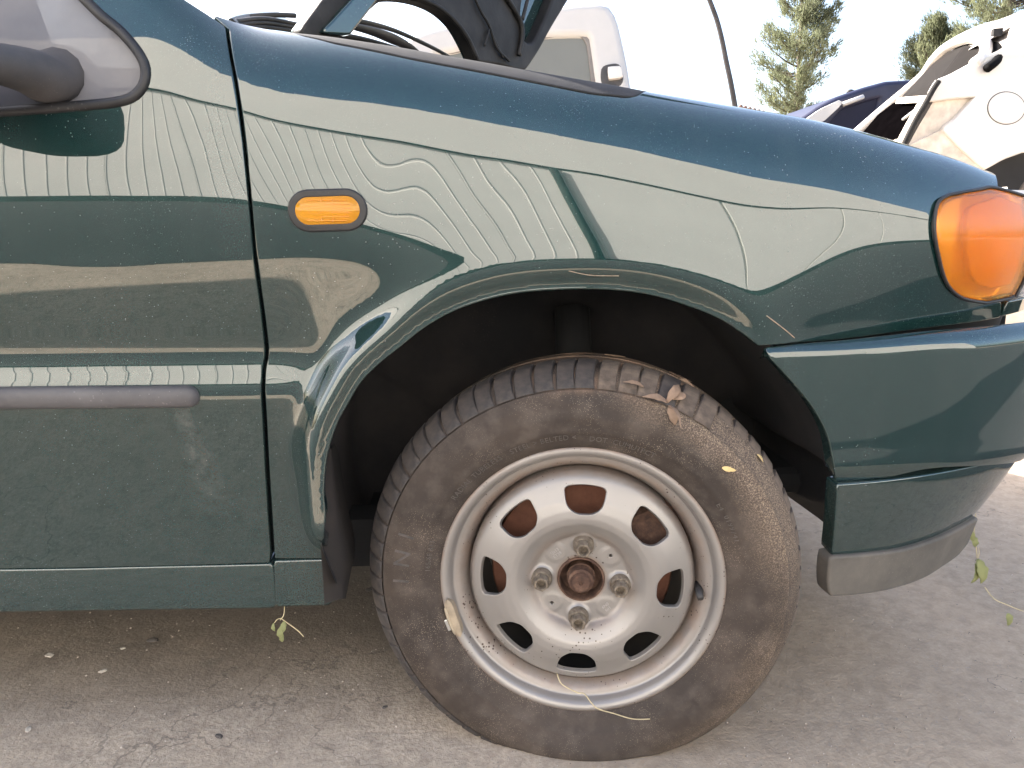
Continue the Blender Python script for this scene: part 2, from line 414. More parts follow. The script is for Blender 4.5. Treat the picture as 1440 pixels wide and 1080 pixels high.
# added dark sheet outside the view, shaped to darken reflections in the paint
t = NT('dark_sheet_grain'); DARKSHEET = t.done(t.pr(t.mix(t.noise(60, 5, .7), (.030, .030, .032), (.062, .060, .060)), .9, 0, Normal=t.bump(t.noise(220, 4), .5, .003)))
bm = bmesh.new()
pts = [(-40, -6.55), (30, -6.55), (30, 1.0), (1.42, 1.0), (1.30, .4), (1.0, -.2), (.6, -.6), (.3, -.88), (-40, -1.18)]
f = bm.faces.new([bm.verts.new((x, y, GZ+.004)) for x, y in pts]); bm_obj('unseen_dark_sheet', bm, DARKSHEET); tag(bpy.data.objects['unseen_dark_sheet'], 'unseen dark sheet added to darken reflections in the car paint', kind='structure')

# the pale shed the car paint mirrors, behind the camera
YW = -6.6
def make_wall():
    root = empty('shed_wall', (0, YW, 0))
    tag(root, 'long pale corrugated metal shed wall mirrored in the green paint', 'wall')
    bm = bmesh.new(); bm_box(bm, (0, -.06, 2.5), (26, .1, 5.0)); bm_obj('backing', bm, WALLM, root)
    # ribbed cladding sheets up to 3.7 m on the left, smooth gate leaves on the right
    x = -13.0; k = 0
    while x < 1.0:
        bm = bmesh.new(); n = 5; p = .19; dz = random.uniform(0, .004)
        prof = []
        for i in range(n):
            x0 = i*p; prof += [(x0, 0), (x0+.004, .006), (x0+.014, .006), (x0+.018, 0)]
        prof.append((n*p-.004, 0))
        a = [bm.verts.new((x+q[0], .004+dz+q[1], .305)) for q in prof]; b = [bm.verts.new((x+q[0], .004+dz+q[1], 3.62)) for q in prof]
        for i in range(len(prof)-1): bm.faces.new((a[i], a[i+1], b[i+1], b[i]))
        bm_obj('cladding_sheet', bm, WALLM, root, recalc=False); x += n*p; k += 1
    for i in range(4):
        bm = bmesh.new(); bm_box(bm, (2.25+i*2.2, .02, 1.95), (2.14, .04, 3.28), bevel=.01); bm_obj('gate_leaf', bm, WALLTOP, root)
    bm = bmesh.new(); bm_box(bm, (0, .03, 4.33), (26, .06, 1.34), bevel=.01); bm_obj('fascia', bm, WALLTOP, root)
    bm = bmesh.new(); bm_box(bm, (0, .04, 3.645), (26, .045, .016)); bm_obj('fascia_rail', bm, PLASTIC, root)
    bm = bmesh.new(); bm_tube(bm, [(1.08, .09, .1), (1.08, .09, 3.6)], .05, 12); bm_obj('downpipe', bm, DARKWALL, root, smooth=True)
    bm = bmesh.new(); bm_box(bm, (0, .02, .15), (26, .05, .30), bevel=.01); bm_obj('plinth', bm, DARKWALL, root)
make_wall()

# ------------------------------------------------------------------ car body surface
def superplan(x0, a, b, n, L=1.4):
    th = np.linspace(0, pi/2*.985, 400)
    xs = x0+a*np.sin(th)**(2/n); ys = b-b*np.cos(th)**(2/n)
    xs = np.r_[-L, xs]; ys = np.r_[0, ys]
    s = np.r_[0, np.cumsum(np.hypot(np.diff(xs), np.diff(ys)))]-L
    tab = np.arange(-L, s[-1], .004)
    X = np.interp(tab, s, xs); Y = np.interp(tab, s, ys)
    ker = np.ones(9)/9; X = np.r_[X[:4], np.convolve(X, ker, 'valid'), X[-4:]]; Y = np.r_[Y[:4], np.convolve(Y, ker, 'valid'), Y[-4:]]
    tx = np.gradient(X); ty = np.gradient(Y); l = np.hypot(tx, ty); tx, ty = tx/l, ty/l
    def f(u):
        return (np.interp(u, tab, X), np.interp(u, tab, Y), np.interp(u, tab, ty), np.interp(u, tab, -tx))
    f.tab, f.X, f.Y = tab, X, Y
    return f
PLAN = superplan(.05, .76, .55, 2.6)
def Yplan(x): return float(np.interp(x, PLAN.X, PLAN.Y))
def Uplan(x): return float(np.interp(x, PLAN.X, PLAN.tab))
def zline(pts, extra=.004):
    us, zs, es = [], [], []
    for px, py in pts:
        Y = extra
        for it in range(8): p = at(px, py, Y); Y = Yplan(p.x)+extra
        us.append(Uplan(p.x)); zs.append(p.z)
    o = np.argsort(us); return np.array(us)[o], np.array(zs)[o]
def elev(u, z):
    X, Y, _, _ = PLAN(u); return np.arctan2(z-CAM[2], np.hypot(X-CAM[0], Y-CAM[1]))
du_ = .003
UT = np.arange(-1.40, .95, du_); ZT = np.arange(.12, 1.46, du_)
def uline(pts, k=14):
    u, z = zline(pts); return smooth1(np.interp(UT, u, z), k, 0)
ZS = uline([(-120,-230), (120,-70), (200,0), (250,50), (330,113), (400,127), (560,142), (700,165), (910,205), (1100,245), (1330,290), (1420,300)], 6)
ZB = uline([(-200,278), (340,275), (450,300), (560,335), (700,372), (900,390), (1050,425), (1105,430), (1135,375), (1170,340), (1320,335), (1420,335)])
ZG = uline([(-200,330), (350,335), (450,338), (560,356), (700,400), (900,420), (1050,450), (1110,452), (1140,420), (1320,372), (1420,380)])
ZH = uline([(-200,400), (300,392), (370,375), (450,364), (560,378), (700,425), (900,445), (1050,470), (1110,470), (1150,450), (1320,405), (1420,410)])
BETA = R_(33.5)
A0 = np.clip((BETA-elev(UT, ZS))/2, R_(4), R_(22))
AB = (R_(-3.5)-elev(UT, ZB))/2; AG = (R_(-27)-elev(UT, ZG))/2; AH = (R_(-41)-elev(UT, ZH))/2
# crown radius from the silhouette of the fender top
us, zsil = [], []
for px, py in [(340,40), (420,50), (560,72), (700,94), (912,132), (1100,162), (1250,199), (1350,227), (1400,250)]:
    Rr = .08
    for it in range(12):
        Y = 0.09
        for k in range(6): p = at(px, py, Y); Y = Yplan(p.x)+.012+Rr*.95
        i = int(np.clip((Uplan(p.x)-UT[0])/du_, 0, len(UT)-1)); e = atan2(p.z-CAM[2], p.y-CAM[1])
        Rr = .5*Rr+.5*max(.03, (p.z-ZS[i])/(cos(e)-sin(A0[i])))
    us.append(Uplan(p.x)); zsil.append(Rr)
RC = smooth1(np.interp(UT, [-1.4, -.6, -.42]+us, [.05, .06, .08]+zsil), 12, 0)
ARCH_PX = [(461,783), (455,735), (453.5,690), (458,640), (470,600), (484,572), (505,537), (530,511), (560,487), (600,456), (650,430), (720,411), (800,404.5), (870,406), (930,416), (1000,440), (1040,463), (1068,484)]
BARCH_PX = [(1068,487), (1085,503), (1110,530), (1145,573), (1166,615), (1175,660), (1177,678)]
ap = [at(px, py, .004) for px, py in spline(ARCH_PX+BARCH_PX[1:], 4)]
ARCHL = np.array([(p.x, p.z) for p in ap])
def build_table():
    nU, nZ = len(UT), len(ZT); Al = np.zeros((nU, nZ))
    swk = [(.60, None), (.583, -15), (.573, -4), (.563, 9), (.552, 15), (.541, 6), (.533, -8), (.524, -14)]
    for i, u in enumerate(UT):
        sw = float(sstep((-.285-u)/.05)); zs, zb, zg, zh = ZS[i], ZB[i], ZG[i], ZH[i]
        mm = float(np.clip(sstep((-.17-u)/.07)+sstep((u-.20)/.06), 0, 1)); ag = AB[i]-R_(1.5)+mm*(AG[i]-AB[i]+R_(1.5)); ah = AB[i]-R_(3)+mm*(AH[i]-AB[i]+R_(3))
        ks = [(.10, R_(-7)), (.30, R_(-8)), (.50, R_(-13))]
        for z, a in swk[::-1]:
            flat = R_(-10)*mm+(AB[i]-R_(4))*(1-mm); av = ah-R_(1) if a is None else R_(a)
            ks.append((z, sw*av+(1-sw)*flat))
        ks += [(max(zh, .612), ah), (max(zg, .622), ag), (max(zb, .632), AB[i])]
        if u < -.36:
            zz = min(zs-.03, .90)
            ks += [(zz, R_(10)*min(1, (zz-zb)/.12)+AB[i]*(1-min(1, (zz-zb)/.12)))]
        ks += [(zs, A0[i]), (zs+.01, A0[i]+R_(1)), (zs+.25, A0[i]+R_(3))]
        ks = sorted(ks); Al[i] = np.interp(ZT, [k[0] for k in ks], [k[1] for k in ks])
    Al = smooth1(smooth1(Al, 2, 1), 7, 0)
    T = np.cumsum(np.tan(Al), axis=1)*du_; k0 = int((.70-ZT[0])/du_); T -= T[:, k0:k0+1]
    UU, ZZ = np.meshgrid(UT, ZT, indexing='ij'); sel = (UU > -.60) & (UU < .62) & (ZZ < .86)
    pts = np.stack([np.interp(UU[sel], PLAN.tab, PLAN.X), ZZ[sel]], 1); D = np.full(len(pts), 9.)
    A, B = ARCHL[:-1], ARCHL[1:]
    for i in range(len(A)):
        ab = B[i]-A[i]; t = np.clip(((pts-A[i])@ab)/(ab@ab+1e-12), 0, 1); D = np.minimum(D, np.linalg.norm(pts-A[i]-t[:, None]*ab, axis=1))
    DD = np.full(UU.shape, 9.); DD[sel] = D
    front = 1-.75*sstep((UU-.10)/.14)
    left = sstep((-.05-UU)/.22)*sstep((ZZ-.40)/.08)
    wo = .040+.014*left
    W = sstep((wo-DD)/(wo-.014))*front*sstep((ZZ-.30)/.07)
    ring = -.001+np.where(DD < .030, (.030-DD)**2/(2*.030), 0)*1.1
    ring = np.minimum(ring, .02)*sstep((ZZ-.30)/.07)
    # on the crown of the arch the ring simply follows the side of the body round and under
    T2 = np.minimum(T, T*(1-W)+(ring)*W+0*T)
    T2 = np.where(DD < .030, np.maximum(T2, T*(1-W)+ring*W), T2)
    T2 = smooth1(smooth1(T2, 2, 1), 2, 0)
    # pressed steel is never perfectly fair: slight waves, and one shallow dent on the door
    rs = np.random.RandomState(4)
    for k, amp in ((14, .00009), (7, .000035)):
        nz = rs.randn(*T2.shape); nz = smooth1(smooth1(nz, k, 0), k, 1); T2 = T2+amp*nz/nz.std()
    dp = at(137, 355, .0); T2 = T2+.0011*np.exp(-((UU-dp.x)/.040)**2-((ZZ-dp.z)/.006)**2)
    return T2
TB = build_table()
def interp2(u, v):
    fu = np.clip((u-UT[0])/du_, 0, len(UT)-1.001); fv = np.clip((v-ZT[0])/du_, 0, len(ZT)-1.001)
    i = fu.astype(int); j = fv.astype(int); a = fu-i; b = fv-j
    return (TB[i, j]*(1-a)+TB[i+1, j]*a)*(1-b)+(TB[i, j+1]*(1-a)+TB[i+1, j+1]*a)*b
def crown(u):
    zs = np.interp(u, UT, ZS); Rr = np.interp(u, UT, RC)
    a0 = np.arctan((interp2(u, zs)-interp2(u, zs-.006))/.006); return zs, Rr, a0
def BODY(uv, lift=0.0):
    uv = np.asarray(uv, float); u, v = uv[:, 0], uv[:, 1]
    zs, Rr, a0 = crown(u); X, Y, nx, ny = PLAN(u)
    h = np.minimum(v, zs); off = interp2(u, h); z = h.copy()
    ov = np.maximum(v-zs, 0); am = R_(86); arcl = (am-a0)*Rr; oa = np.minimum(ov, arcl); rest = ov-oa
    a = a0+oa/Rr
    off = off+Rr*(np.cos(a0)-np.cos(a))+rest*sin(am); z = z+Rr*(np.sin(a)-np.sin(a0))+rest*cos(am)
    off = off-lift
    return np.stack([X-off*nx, Y-off*ny, z], 1)
def body_uv(pts, ulim=(-.85, .90), vlim=(.2, 1.05)):
    return px2uv(BODY, pts, ulim, vlim)
def loop_from(segs, sp=.006, uvf=body_uv):
    """segs: lists of photograph points (or ('uv',u,v)); splined one by one, joined into a closed loop"""
    out = []
    for sg in segs:
        px = [p for p in sg if p[0] != 'uv']; conv = uvf(px) if px else []; it = iter(conv)
        q = [np.array(p[1:], float) if p[0] == 'uv' else next(it) for p in sg]
        c = resample(spline(q, 8), sp); out.append(c)
    L = np.vstack(out); keep = [0]
    for i in range(1, len(L)):
        if np.linalg.norm(L[i]-L[keep[-1]]) > sp*.35: keep.append(i)
    L = L[keep]
    if np.linalg.norm(L[0]-L[-1]) < sp*.35: L = L[:-1]
    return L

car = empty('car', (0, 0, 0))
tag(car, 'dark green hatchback with open bonnet and bare steel front wheel', 'car')
GAP = [(320,40), (326,85), (333,125), (343,200), (352,290), (358.6,360), (367,422), (371.5,457), (375,496), (371.5,516), (370,536), (371.5,578), (376.5,671), (383,778)]
GW = 5.0
EDGE_A = [(327,56), (370,74), (408,76), (424,66), (477,56), (578,50), (671,49), (749,48), (827,47), (885,52), (915,78), (1000,84), (1398,84)]
ea_u, ea_a = [], []
for px, A in EDGE_A:
    py = np.interp(px, [320,420,560,700,912,1100,1250,1350,1400], [40,50,72,94,132,162,199,227,250])
    Y = .09
    for k in range(6): p = at(px, py, Y); Y = Yplan(p.x)+.09
    ea_u.append(Uplan(p.x)); ea_a.append(A)
def top_uv(u, A):
    zs, Rr, a0 = crown(np.array([u])); return ('uv', u, float(zs[0]+Rr[0]*(R_(A)-a0[0])))
def edge_uv(u, dA=0): return top_uv(u, float(np.interp(u, ea_u, ea_a))+dA)
lamp_px = [(1385,424.5), (1352,417), (1331,395), (1320,352), (1315.5,318), (1321,286), (1336,274)]
f_segs = [
    [(p[0]+GW, p[1]) for p in GAP],
    [(388, 784), (425, 784), (459, 784)],
    ARCH_PX,
    [(1070,484), (1120,480), (1180,475.5), (1300,460), (1406,445)],
    [(1407,440), (1407,427)],
    [(1405,425)]+lamp_px,
    [(1336,274), (1380,267), (1403,263)],
    [edge_uv(u) for u in np.linspace(ea_u[-1], ea_u[0], 60)]]
fender_loop = loop_from(f_segs)
fender = panel('front_fender', BODY, fender_loop, PAINT, car, sp=.0065, r=.0022, depth=.014)
# narrow black gutter seal along the fender's inner top edge
uu = np.linspace(ea_u[2], ea_u[10], 40)
sl_ = [[edge_uv(u, 4) for u in uu], [top_uv(u, 98) for u in uu[::-1]]]
panel('gutter_seal', BODY, loop_from(sl_), dusty_black('gutter_rubber', (.010, .010, .012), (.08, .075, .08), .25, .75, 30), car, sp=.008, r=.0015, depth=.02)

# door
ztop = 1.36
d_segs = [
    [(p[0]-GW, p[1]) for p in GAP[::-1]],
    [(313,36), (290,20), (262,2), ('uv', -.56, 1.03), ('uv', -.75, 1.20), ('uv', -.92, 1.34)],
    [('uv', -.92, 1.345), ('uv', -1.30, 1.36)], [('uv', -1.30, 1.35), ('uv', -1.30, .31)],
    [('uv', -1.30, .305), (-100,799), (100,797), (377,790)]]
door_loop = loop_from(d_segs)
w_px = [(108,-12), (140,20), (170,45), (195,75), (205,100), (198,126), (172,142), (100,150), (0,157)]
wuv = body_uv(w_px)
win_loop = loop_from([[('uv', *p) for p in wuv], [('uv', wuv[-1,0], wuv[-1,1]), ('uv', -1.24, wuv[-1,1]-.005)], [('uv', -1.24, wuv[-1,1]), ('uv', -1.24, 1.30)],
                      [('uv', -1.23, 1.305), ('uv', -1.0, 1.29)], [('uv', -.98, 1.285), ('uv', wuv[0,0]-.09, wuv[0,1]+.085), ('uv', *wuv[0])]])
door = panel('front_door', BODY, door_loop, PAINT, car, holes=[win_loop], sp=.010, r=.0022, depth=.014)

# sill under the door and under the fender
def SILL(uv):
    uv = np.asarray(uv, float); u, v = uv[:, 0], uv[:, 1]
    top = .305; t = np.clip((v-.2)/(top-.2), 0, 1)
    y = interp2(np.minimum(u, -.36), np.full_like(u, .31))+.004+.010*(1-t)**2-.004*np.exp(-((v-.302)/.004)**2)
    return np.stack([u, y, v], 1)
def sill_uv(p): return px2uv(SILL, p, (-.9, -.2), (.19, .33))
panel('sill', SILL, loop_from([[('uv', -1.4, .303), (0,804), (200,800), (379,796)], [(381,800), (385,850)], [(382,853), (100,857), ('uv', -1.4, .245)], [('uv', -1.4, .25), ('uv', -1.4, .30)]], uvf=sill_uv), PAINT, car, sp=.01, r=.004, depth=.03)
panel('fender_foot', SILL, loop_from([[(389,792), (459,790)], [(462,794), (464,846)], [(461,849), (392,851)], [(390,847), (388,796)]], uvf=sill_uv), PAINT, car, sp=.008, r=.004, depth=.03)

# ------------------------------------------------------------------ front bumper, spoiler, lip
PLANB = superplan(.05, .81, .55, 2.7)
SEAM = uline([(900,492), (1068,487), (1180,480), (1300,465), (1440,448)], 6)
def BUMP(uv):
    uv = np.asarray(uv, float); u, v = uv[:, 0], uv[:, 1]      # v: distance down from the seam
    X, Y, nx, ny = PLANB(u); zs = np.interp(u, UT, SEAM); Rb = np.interp(u, [.1, .25, .5], [.010, .014, .026])
    a1, a2 = R_(72), R_(-3); L = (a1-a2)*Rb; q = np.clip(v, 0, L); rest = np.maximum(v-L, 0); a = a1-q/Rb
    z = zs-Rb*(sin(a1)-np.sin(a)); off = .011-Rb*(np.cos(a)-cos(a1))
    al = R_(3)+R_(3)*np.clip(rest/.12, 0, 1); z = z-rest; off = off+rest*np.tan(al)+np.maximum(rest-.140, 0)**2*9
    return np.stack([X-off*nx, Y-off*ny, z], 1)
def bump_uv(p): return px2uv(BUMP, p, (.1, .85), (-.005, .30))
bs = bump_uv([(1177,676), (1250,670), (1350,655), (1420,640)])
bl = loop_from([BARCH_PX[1:-1]+[(1177,672)], [('uv', *p) for p in bs]+[('uv', .66, bs[-1,1]), ('uv', .80, bs[-1,1])], [('uv', .80, bs[-1,1]-.004), ('uv', .80, .002)],
                [('uv', .799, .001), ('uv', .5, .001), ('uv', .3, .001), (1078,489)]], uvf=bump_uv)
panel('bumper_cover', BUMP, bl, PAINT, car, sp=.008, r=.002, depth=.018)
PLANS = superplan(.05, .775, .55, 2.6)
def SPOIL(uv, k2=1.0, o0=.010):
    uv = np.asarray(uv, float); u, v = uv[:, 0], uv[:, 1]; X, Y, nx, ny = PLANS(u)
    k = np.tan(np.interp(u, [.1, .3, .45, .6, .8], [R_(6), R_(7), R_(10), R_(16), R_(20)]))
    d = .405-v; off = o0+d*k+d*d*.8; return np.stack([X-off*nx, Y-off*ny, v], 1)
def spoil_uv(p): return px2uv(SPOIL, p, (.1, .85), (.22, .47))
st = spoil_uv([(1180,684), (1250,678), (1340,664)]); sb = spoil_uv([(1172,779), (1225,775), (1285,765)])
panel('spoiler', SPOIL, loop_from([[('uv', *st[0]), (1177,730), ('uv', *sb[0])], [('uv', *p) for p in sb]+[('uv', .60, sb[-1,1]+.004), ('uv', .80, sb[-1,1]+.006)],
      [('uv', .80, sb[-1,1]+.01), ('uv', .80, st[-1,1]-.004)], [('uv', .80, st[-1,1]), ('uv', .6, st[-1,1])]+[('uv', *p) for p in st[::-1]]], uvf=spoil_uv), PAINT, car, sp=.01, r=.003, depth=.02)
def LIP(uv):
    uv = np.asarray(uv, float); P = SPOIL(np.stack([uv[:, 0], np.maximum(uv[:, 1], .300)], 1)); d = np.maximum(.300-uv[:, 1], 0)
    X, Y, nx, ny = PLANS(uv[:, 0]); k = np.tan(np.interp(uv[:, 0], [.1, .3, .45, .6], [R_(4), R_(5), R_(8), R_(12)]))
    off = d*k-.006; P[:, 0] -= off*nx; P[:, 1] -= off*ny; P[:, 2] = uv[:, 1]; return P
def lip_uv(p): return px2uv(LIP, p, (.1, .85), (.2, .36))
lt = lip_uv([(1170,787), (1225,783), (1285,773)]); lb = lip_uv([(1172,836), (1230,831), (1300,811)])
panel('spoiler_lip', LIP, loop_from([[('uv', *lt[0]), (1168,812), (1169,830), ('uv', *lb[0])], [('uv', *p) for p in lb]+[('uv', .66, lb[-1,1]+.008)],
      [('uv', .69, lb[-1,1]+.016), ('uv', .69, lt[-1,1])], [('uv', .66, lt[-1,1]+.002)]+[('uv', *p) for p in lt[::-1]]], uvf=lip_uv), LIPM, car, sp=.01, r=.004, depth=.02)

# ------------------------------------------------------------------ lamps
def LENS(uv):
    uv = np.asarray(uv, float)
    return BODY(uv, .003)
def lens_uv(p): return px2uv(LENS, p, (.3, .8), (.55, .82))
ln = lens_uv([(1388,420.5), (1355,413), (1335,391), (1324.5,352), (1320.5,318), (1326,289), (1341,278.5)])
lr_u = lens_uv([(1432,300)])[0, 0]+.03
c_loop = loop_from([[('uv', *p) for p in ln], [('uv', *ln[-1]), (1380,271), (1400,268.5), ('uv', lr_u, ln[-1,1]+.002)], [('uv', lr_u+.004, ln[-1,1]-.02), ('uv', lr_u+.012, ln[0,1]+.02)], [('uv', lr_u+.01, ln[0,1]+.004), ('uv', *ln[0])]], uvf=lens_uv)
cl_o = c_loop.mean(0)+(c_loop-c_loop.mean(0))*1.075
lamp = panel('corner_lamp', LENS, c_loop, ORANGE2, car, sp=.006, r=.006, depth=.02)
bm = bmesh.new(); bm_tube(bm, [Vector(p) for p in LENS(np.vstack([cl_o, cl_o[:1]]))], .0022, 6, cap=False); bm_obj('lamp_gasket', bm, RUBBER, lamp, smooth=True)
# reflector bowl inside the orange lens
cl = c_loop.mean(0); bl_ = cl+(c_loop-cl)*.93
def BOWL(uv):
    uv = np.asarray(uv, float); d = (uv-cl)/np.array([.055, .075]); q = np.clip((d**2).sum(1), 0, 1.3)
    return BODY(uv, 0)+np.array([0, 1, 0])*(.012+.030*(1-q/1.3))[:, None]
panel('lamp_reflector', BOWL, bl_, simple('lamp_bowl', (.95, .72, .36), .22, .5, .05), lamp, sp=.008, r=.002, depth=.003)
# deeper inner moulding that leaves a bright crescent along the rear edge
il = cl+np.array([.016, .002])+(c_loop-cl)*np.array([.62, .78])
panel('lamp_divider', lambda uv: BODY(uv, -.006), il, make_orange('orange_inner_moulding', 160.0, .3, (1., .52, .08), (1., .60, .12), .3), lamp, sp=.008, r=.003, depth=.008)
hl = np.array([(lr_u+.010, ln[-1,1]-.004), (lr_u+.12, ln[-1,1]-.02), (lr_u+.125, ln[0,1]+.01), (lr_u+.022, ln[0,1]+.002), (lr_u+.013, ln[-1,1]-.04)])
hl = resample(hl, .008, True)
panel('headlight', lambda uv: BODY(uv, .002), hl, CLEAR, car, sp=.012, r=.005, depth=.03)
panel('headlight_bowl', lambda uv: BODY(uv, -.05), hl, simple('headlight_reflector', (.7, .7, .72), .2, .9, .05), car, sp=.02, r=.004, depth=.003)
# side indicator: bezel ring and ribbed orange lens
ic = body_uv([(461.5, 296)])[0]; iw, ih = .0395, .0200; rot = R_(2.0)
def stadium(c, w_, h_, n=14, rot=0.):
    pts = []
    for sgn, a0 in ((1, -pi/2), (-1, pi/2)):
        for k in range(n+1):
            a = a0+pi*k/n; pts.append((sgn*(w_-h_)+h_*cos(a), h_*sin(a)))
    p = np.array(pts); cs, sn = cos(rot), sin(rot); return np.stack([p[:, 0]*cs-p[:, 1]*sn, p[:, 0]*sn+p[:, 1]*cs], 1)+c
def IND(uv, hgt, w_, h_):
    uv = np.asarray(uv, float); d = uv-ic; cs, sn = cos(-rot), sin(-rot); x = d[:, 0]*cs-d[:, 1]*sn; y = d[:, 0]*sn+d[:, 1]*cs
    q = np.hypot(np.maximum(np.abs(x)-(w_-h_), 0), y)/h_; return BODY(uv, hgt*(1-np.clip(q, 0, 1)**3*.6)) 
bez = panel('side_indicator', lambda uv: BODY(uv, .0045), stadium(ic, iw, ih, rot=rot), RUBBER, car, holes=[stadium(ic, iw-.0042, ih-.0042, rot=rot)], sp=.004, r=.0025, depth=.006)
panel('indicator_lens', lambda uv: IND(uv, .008, iw-.0046, ih-.0046), stadium(ic, iw-.0046, ih-.0046, rot=rot), ORANGE, bez, sp=.003, r=.001, depth=.006)
bm = bmesh.new()
for k in range(6):
    p = BODY(np.array([ic+[0, (k-2.5)*.0042]]), .0072)[0]; bm_box(bm, p, (.052-abs(k-2.5)*.004, .0012, .0007))
for dx in (-.006, .006):
    p = BODY(np.array([ic+[dx, 0]]), .0068)[0]; bm_box(bm, p, (.0007, .0014, .024))
bm_obj('lens_ribs', bm, ORANGE, bez)
# rub strip on the door
def strip_prof():
    a = body_uv([(-60,562), (281,558)]); u0, u1 = -1.28, a[1,0]; zc = a[1,1]; h = .0135
    n = 110; V = []; F = []; m = 12
    for i in range(n):
        t = 1-(1-i/(n-1))**1.8; u = u0+(u1-u0)*t; e = (u1-u)/.013; s = sqrt(max(0, 1-(1-min(1, e))**2))
        s = max(s, .02)
        for k in range(m+1):
            a_ = -pi/2+pi*k/m; z = zc+.0008+h*s*sin(a_); lift = .011*s*max(0, cos(a_))**.6
            z += (u-u1)*-.004
            V.append(BODY(np.array([[u, z]]), lift)[0])
    for i in range(n-1):
        for k in range(m): F.append((i*(m+1)+k, i*(m+1)+k+1, (i+1)*(m+1)+k+1, (i+1)*(m+1)+k))
    return mesh_obj('rub_strip', V, F, STRIP, car)
strip_prof()
# window seal, pane, mirror
def on_body(uv, lift): return [Vector(p) for p in BODY(np.array(uv), lift)]
wl = np.vstack([win_loop, win_loop[:1]])
bm = bmesh.new(); bm_tube(bm, on_body(wl, -.001), .0055, 8, cap=False); seal = bm_obj('window_seal', bm, RUBBER, door, smooth=True)
panel('window_pane', lambda uv: BODY(uv, -.010), win_loop, GLASS, door, sp=.02, r=.001, depth=.003)
bm = bmesh.new()
mp = [at(92,100,.030), at(70,112,.0), at(40,100,-.03), at(0,90,-.065), at(-60,80,-.10)]
bm_tube(bm, [Vector(p) for p in spline([tuple(v) for v in mp], 6)], list(np.linspace(.034, .020, 25)), 14, flat=.8)
MIRP = dusty_black('dusty_grey_mirror_plastic', (.055, .052, .054), (.16, .145, .145), .5, .7, 12)
mir = bm_obj('door_mirror', bm, MIRP, door, smooth=True)
bm = bmesh.new(); bmesh.ops.create_uvsphere(bm, u_segments=24, v_segments=14, radius=1.0)
mc = at(-150, 62, -.12)
for v in bm.verts:
    c = v.co; s = lambda q: math.copysign(abs(q)**.6, q)
    v.co = Vector((s(c.x)*.055, s(c.y)*.105-.02, s(c.z)*.062))+mc
bm_obj('mirror_housing', bm, MIRP, mir, smooth=True)

# ------------------------------------------------------------------ wheel arch liner and what stands behind the panels
ARCHX = np.vstack([[(-.285, .285)], ARCHL, [(.352, .405), (.352, .36), (.350, .315)]])
def make_liner():
    c = np.array([.01, .34]); V = []; F = []; ys = [.012, .03, .08, .16, .26, .36]; L = resample(ARCHX, .012); n = len(L)
    for j, y in enumerate(ys):
        for i, p in enumerate(L):
            q = p+(p-c)/np.linalg.norm(p-c)*(.010 if j == 0 else .016)*(1 if y < .1 else .6)
            yy = y+Yplan(p[0])*.9+(.045*min(1, max(0, (.46-p[1])/.06)) if p[0] > .2 else 0)+(.012 if p[1] < .5 and p[0] < 0 else 0)
            V.append((q[0], yy, q[1]))
    for j in range(len(ys)-1):
        for i in range(n-1): F.append((j*n+i, j*n+i+1, (j+1)*n+i+1, (j+1)*n+i))
    k = len(V); V.append((0, .37, .3)); b = (len(ys)-1)*n
    for i in range(n-1): F.append((b+i, b+i+1, k))
    mesh_obj('wheel_arch_liner', V, F, LINER, car)
    # brown plastic splash edge behind the sill
    bm = bmesh.new(); e = [at(464,630,.085), at(468,690,.07), at(474,740,.06), at(478,790,.055), at(481,842,.05)]
    f = [at(467,630,.12), at(475,690,.11), at(484,740,.10), at(494,790,.095), at(486,842,.08)]
    e = [Vector(q) for q in spline([tuple(v) for v in e], 6)]; f = [Vector(q) for q in spline([tuple(v) for v in f], 6)]
    pa = [bm.verts.new(p) for p in e]; pb = [bm.verts.new(p) for p in f]; pc = [bm.verts.new(p+Vector((-.004,.06,0))) for p in f]; p0 = [bm.verts.new(p+Vector((-.02,-.012,0))) for p in e]
    for i in range(len(e)-1):
        for A, B in ((p0, pa), (pa, pb), (pb, pc)): bm.faces.new((A[i], A[i+1], B[i+1], B[i]))
    bm_obj('splash_guard', bm, dusty_black('brown_dusty_plastic', (.011, .010, .010), (.05, .036, .03), .6, .8, 10), car, smooth=True)
make_liner()
# dark inner structure behind shut lines
bm = bmesh.new()
gp = body_uv(GAP)
for s_ in (-.03, .03): pass
a = [bm.verts.new(p) for p in on_body(gp+[-.03, 0], -.020)]; b = [bm.verts.new(p) for p in on_body(gp+[.03, 0], -.020)]
for i in range(len(a)-1): bm.faces.new((a[i], a[i+1], b[i+1], b[i]))
bm_obj('door_post', bm, DARK, car)
bm = bmesh.new(); bm_box(bm, (-.9, .19, .285), (1.3, .06, .07)); bm_obj('inner_sill', bm, DARK, car)
bm = bmesh.new(); bm_box(bm, (-1.1, .86, .265), (2.0, 1.3, .03)); bm_obj('floor_pan', bm, DARK, car)
bm = bmesh.new(); bm_box(bm, (.05, .82, .46), (.80, .86, .30), bevel=.05); bm_obj('engine', bm, DARK, car)
bm = bmesh.new(); bm_box(bm, (.38, .80, .345), (.36, 1.2, .04), bevel=.02); bm_obj('undertray', bm, DARK, car)
bm = bmesh.new(); bm_box(bm, (-.42, .82, .58), (.03, 1.36, .68)); bm_obj('bulkhead', bm, DARK, car)
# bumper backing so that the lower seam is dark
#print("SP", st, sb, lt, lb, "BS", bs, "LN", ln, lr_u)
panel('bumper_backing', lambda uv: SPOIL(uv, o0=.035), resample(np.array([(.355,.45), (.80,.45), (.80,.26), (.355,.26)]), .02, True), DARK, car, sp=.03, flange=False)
panel('fender_backing', lambda uv: BODY(uv, -.05), resample(np.array([(.36,.75), (.78,.75), (.78,.57), (.36,.57)]), .02, True), DARK, car, sp=.03, flange=False)

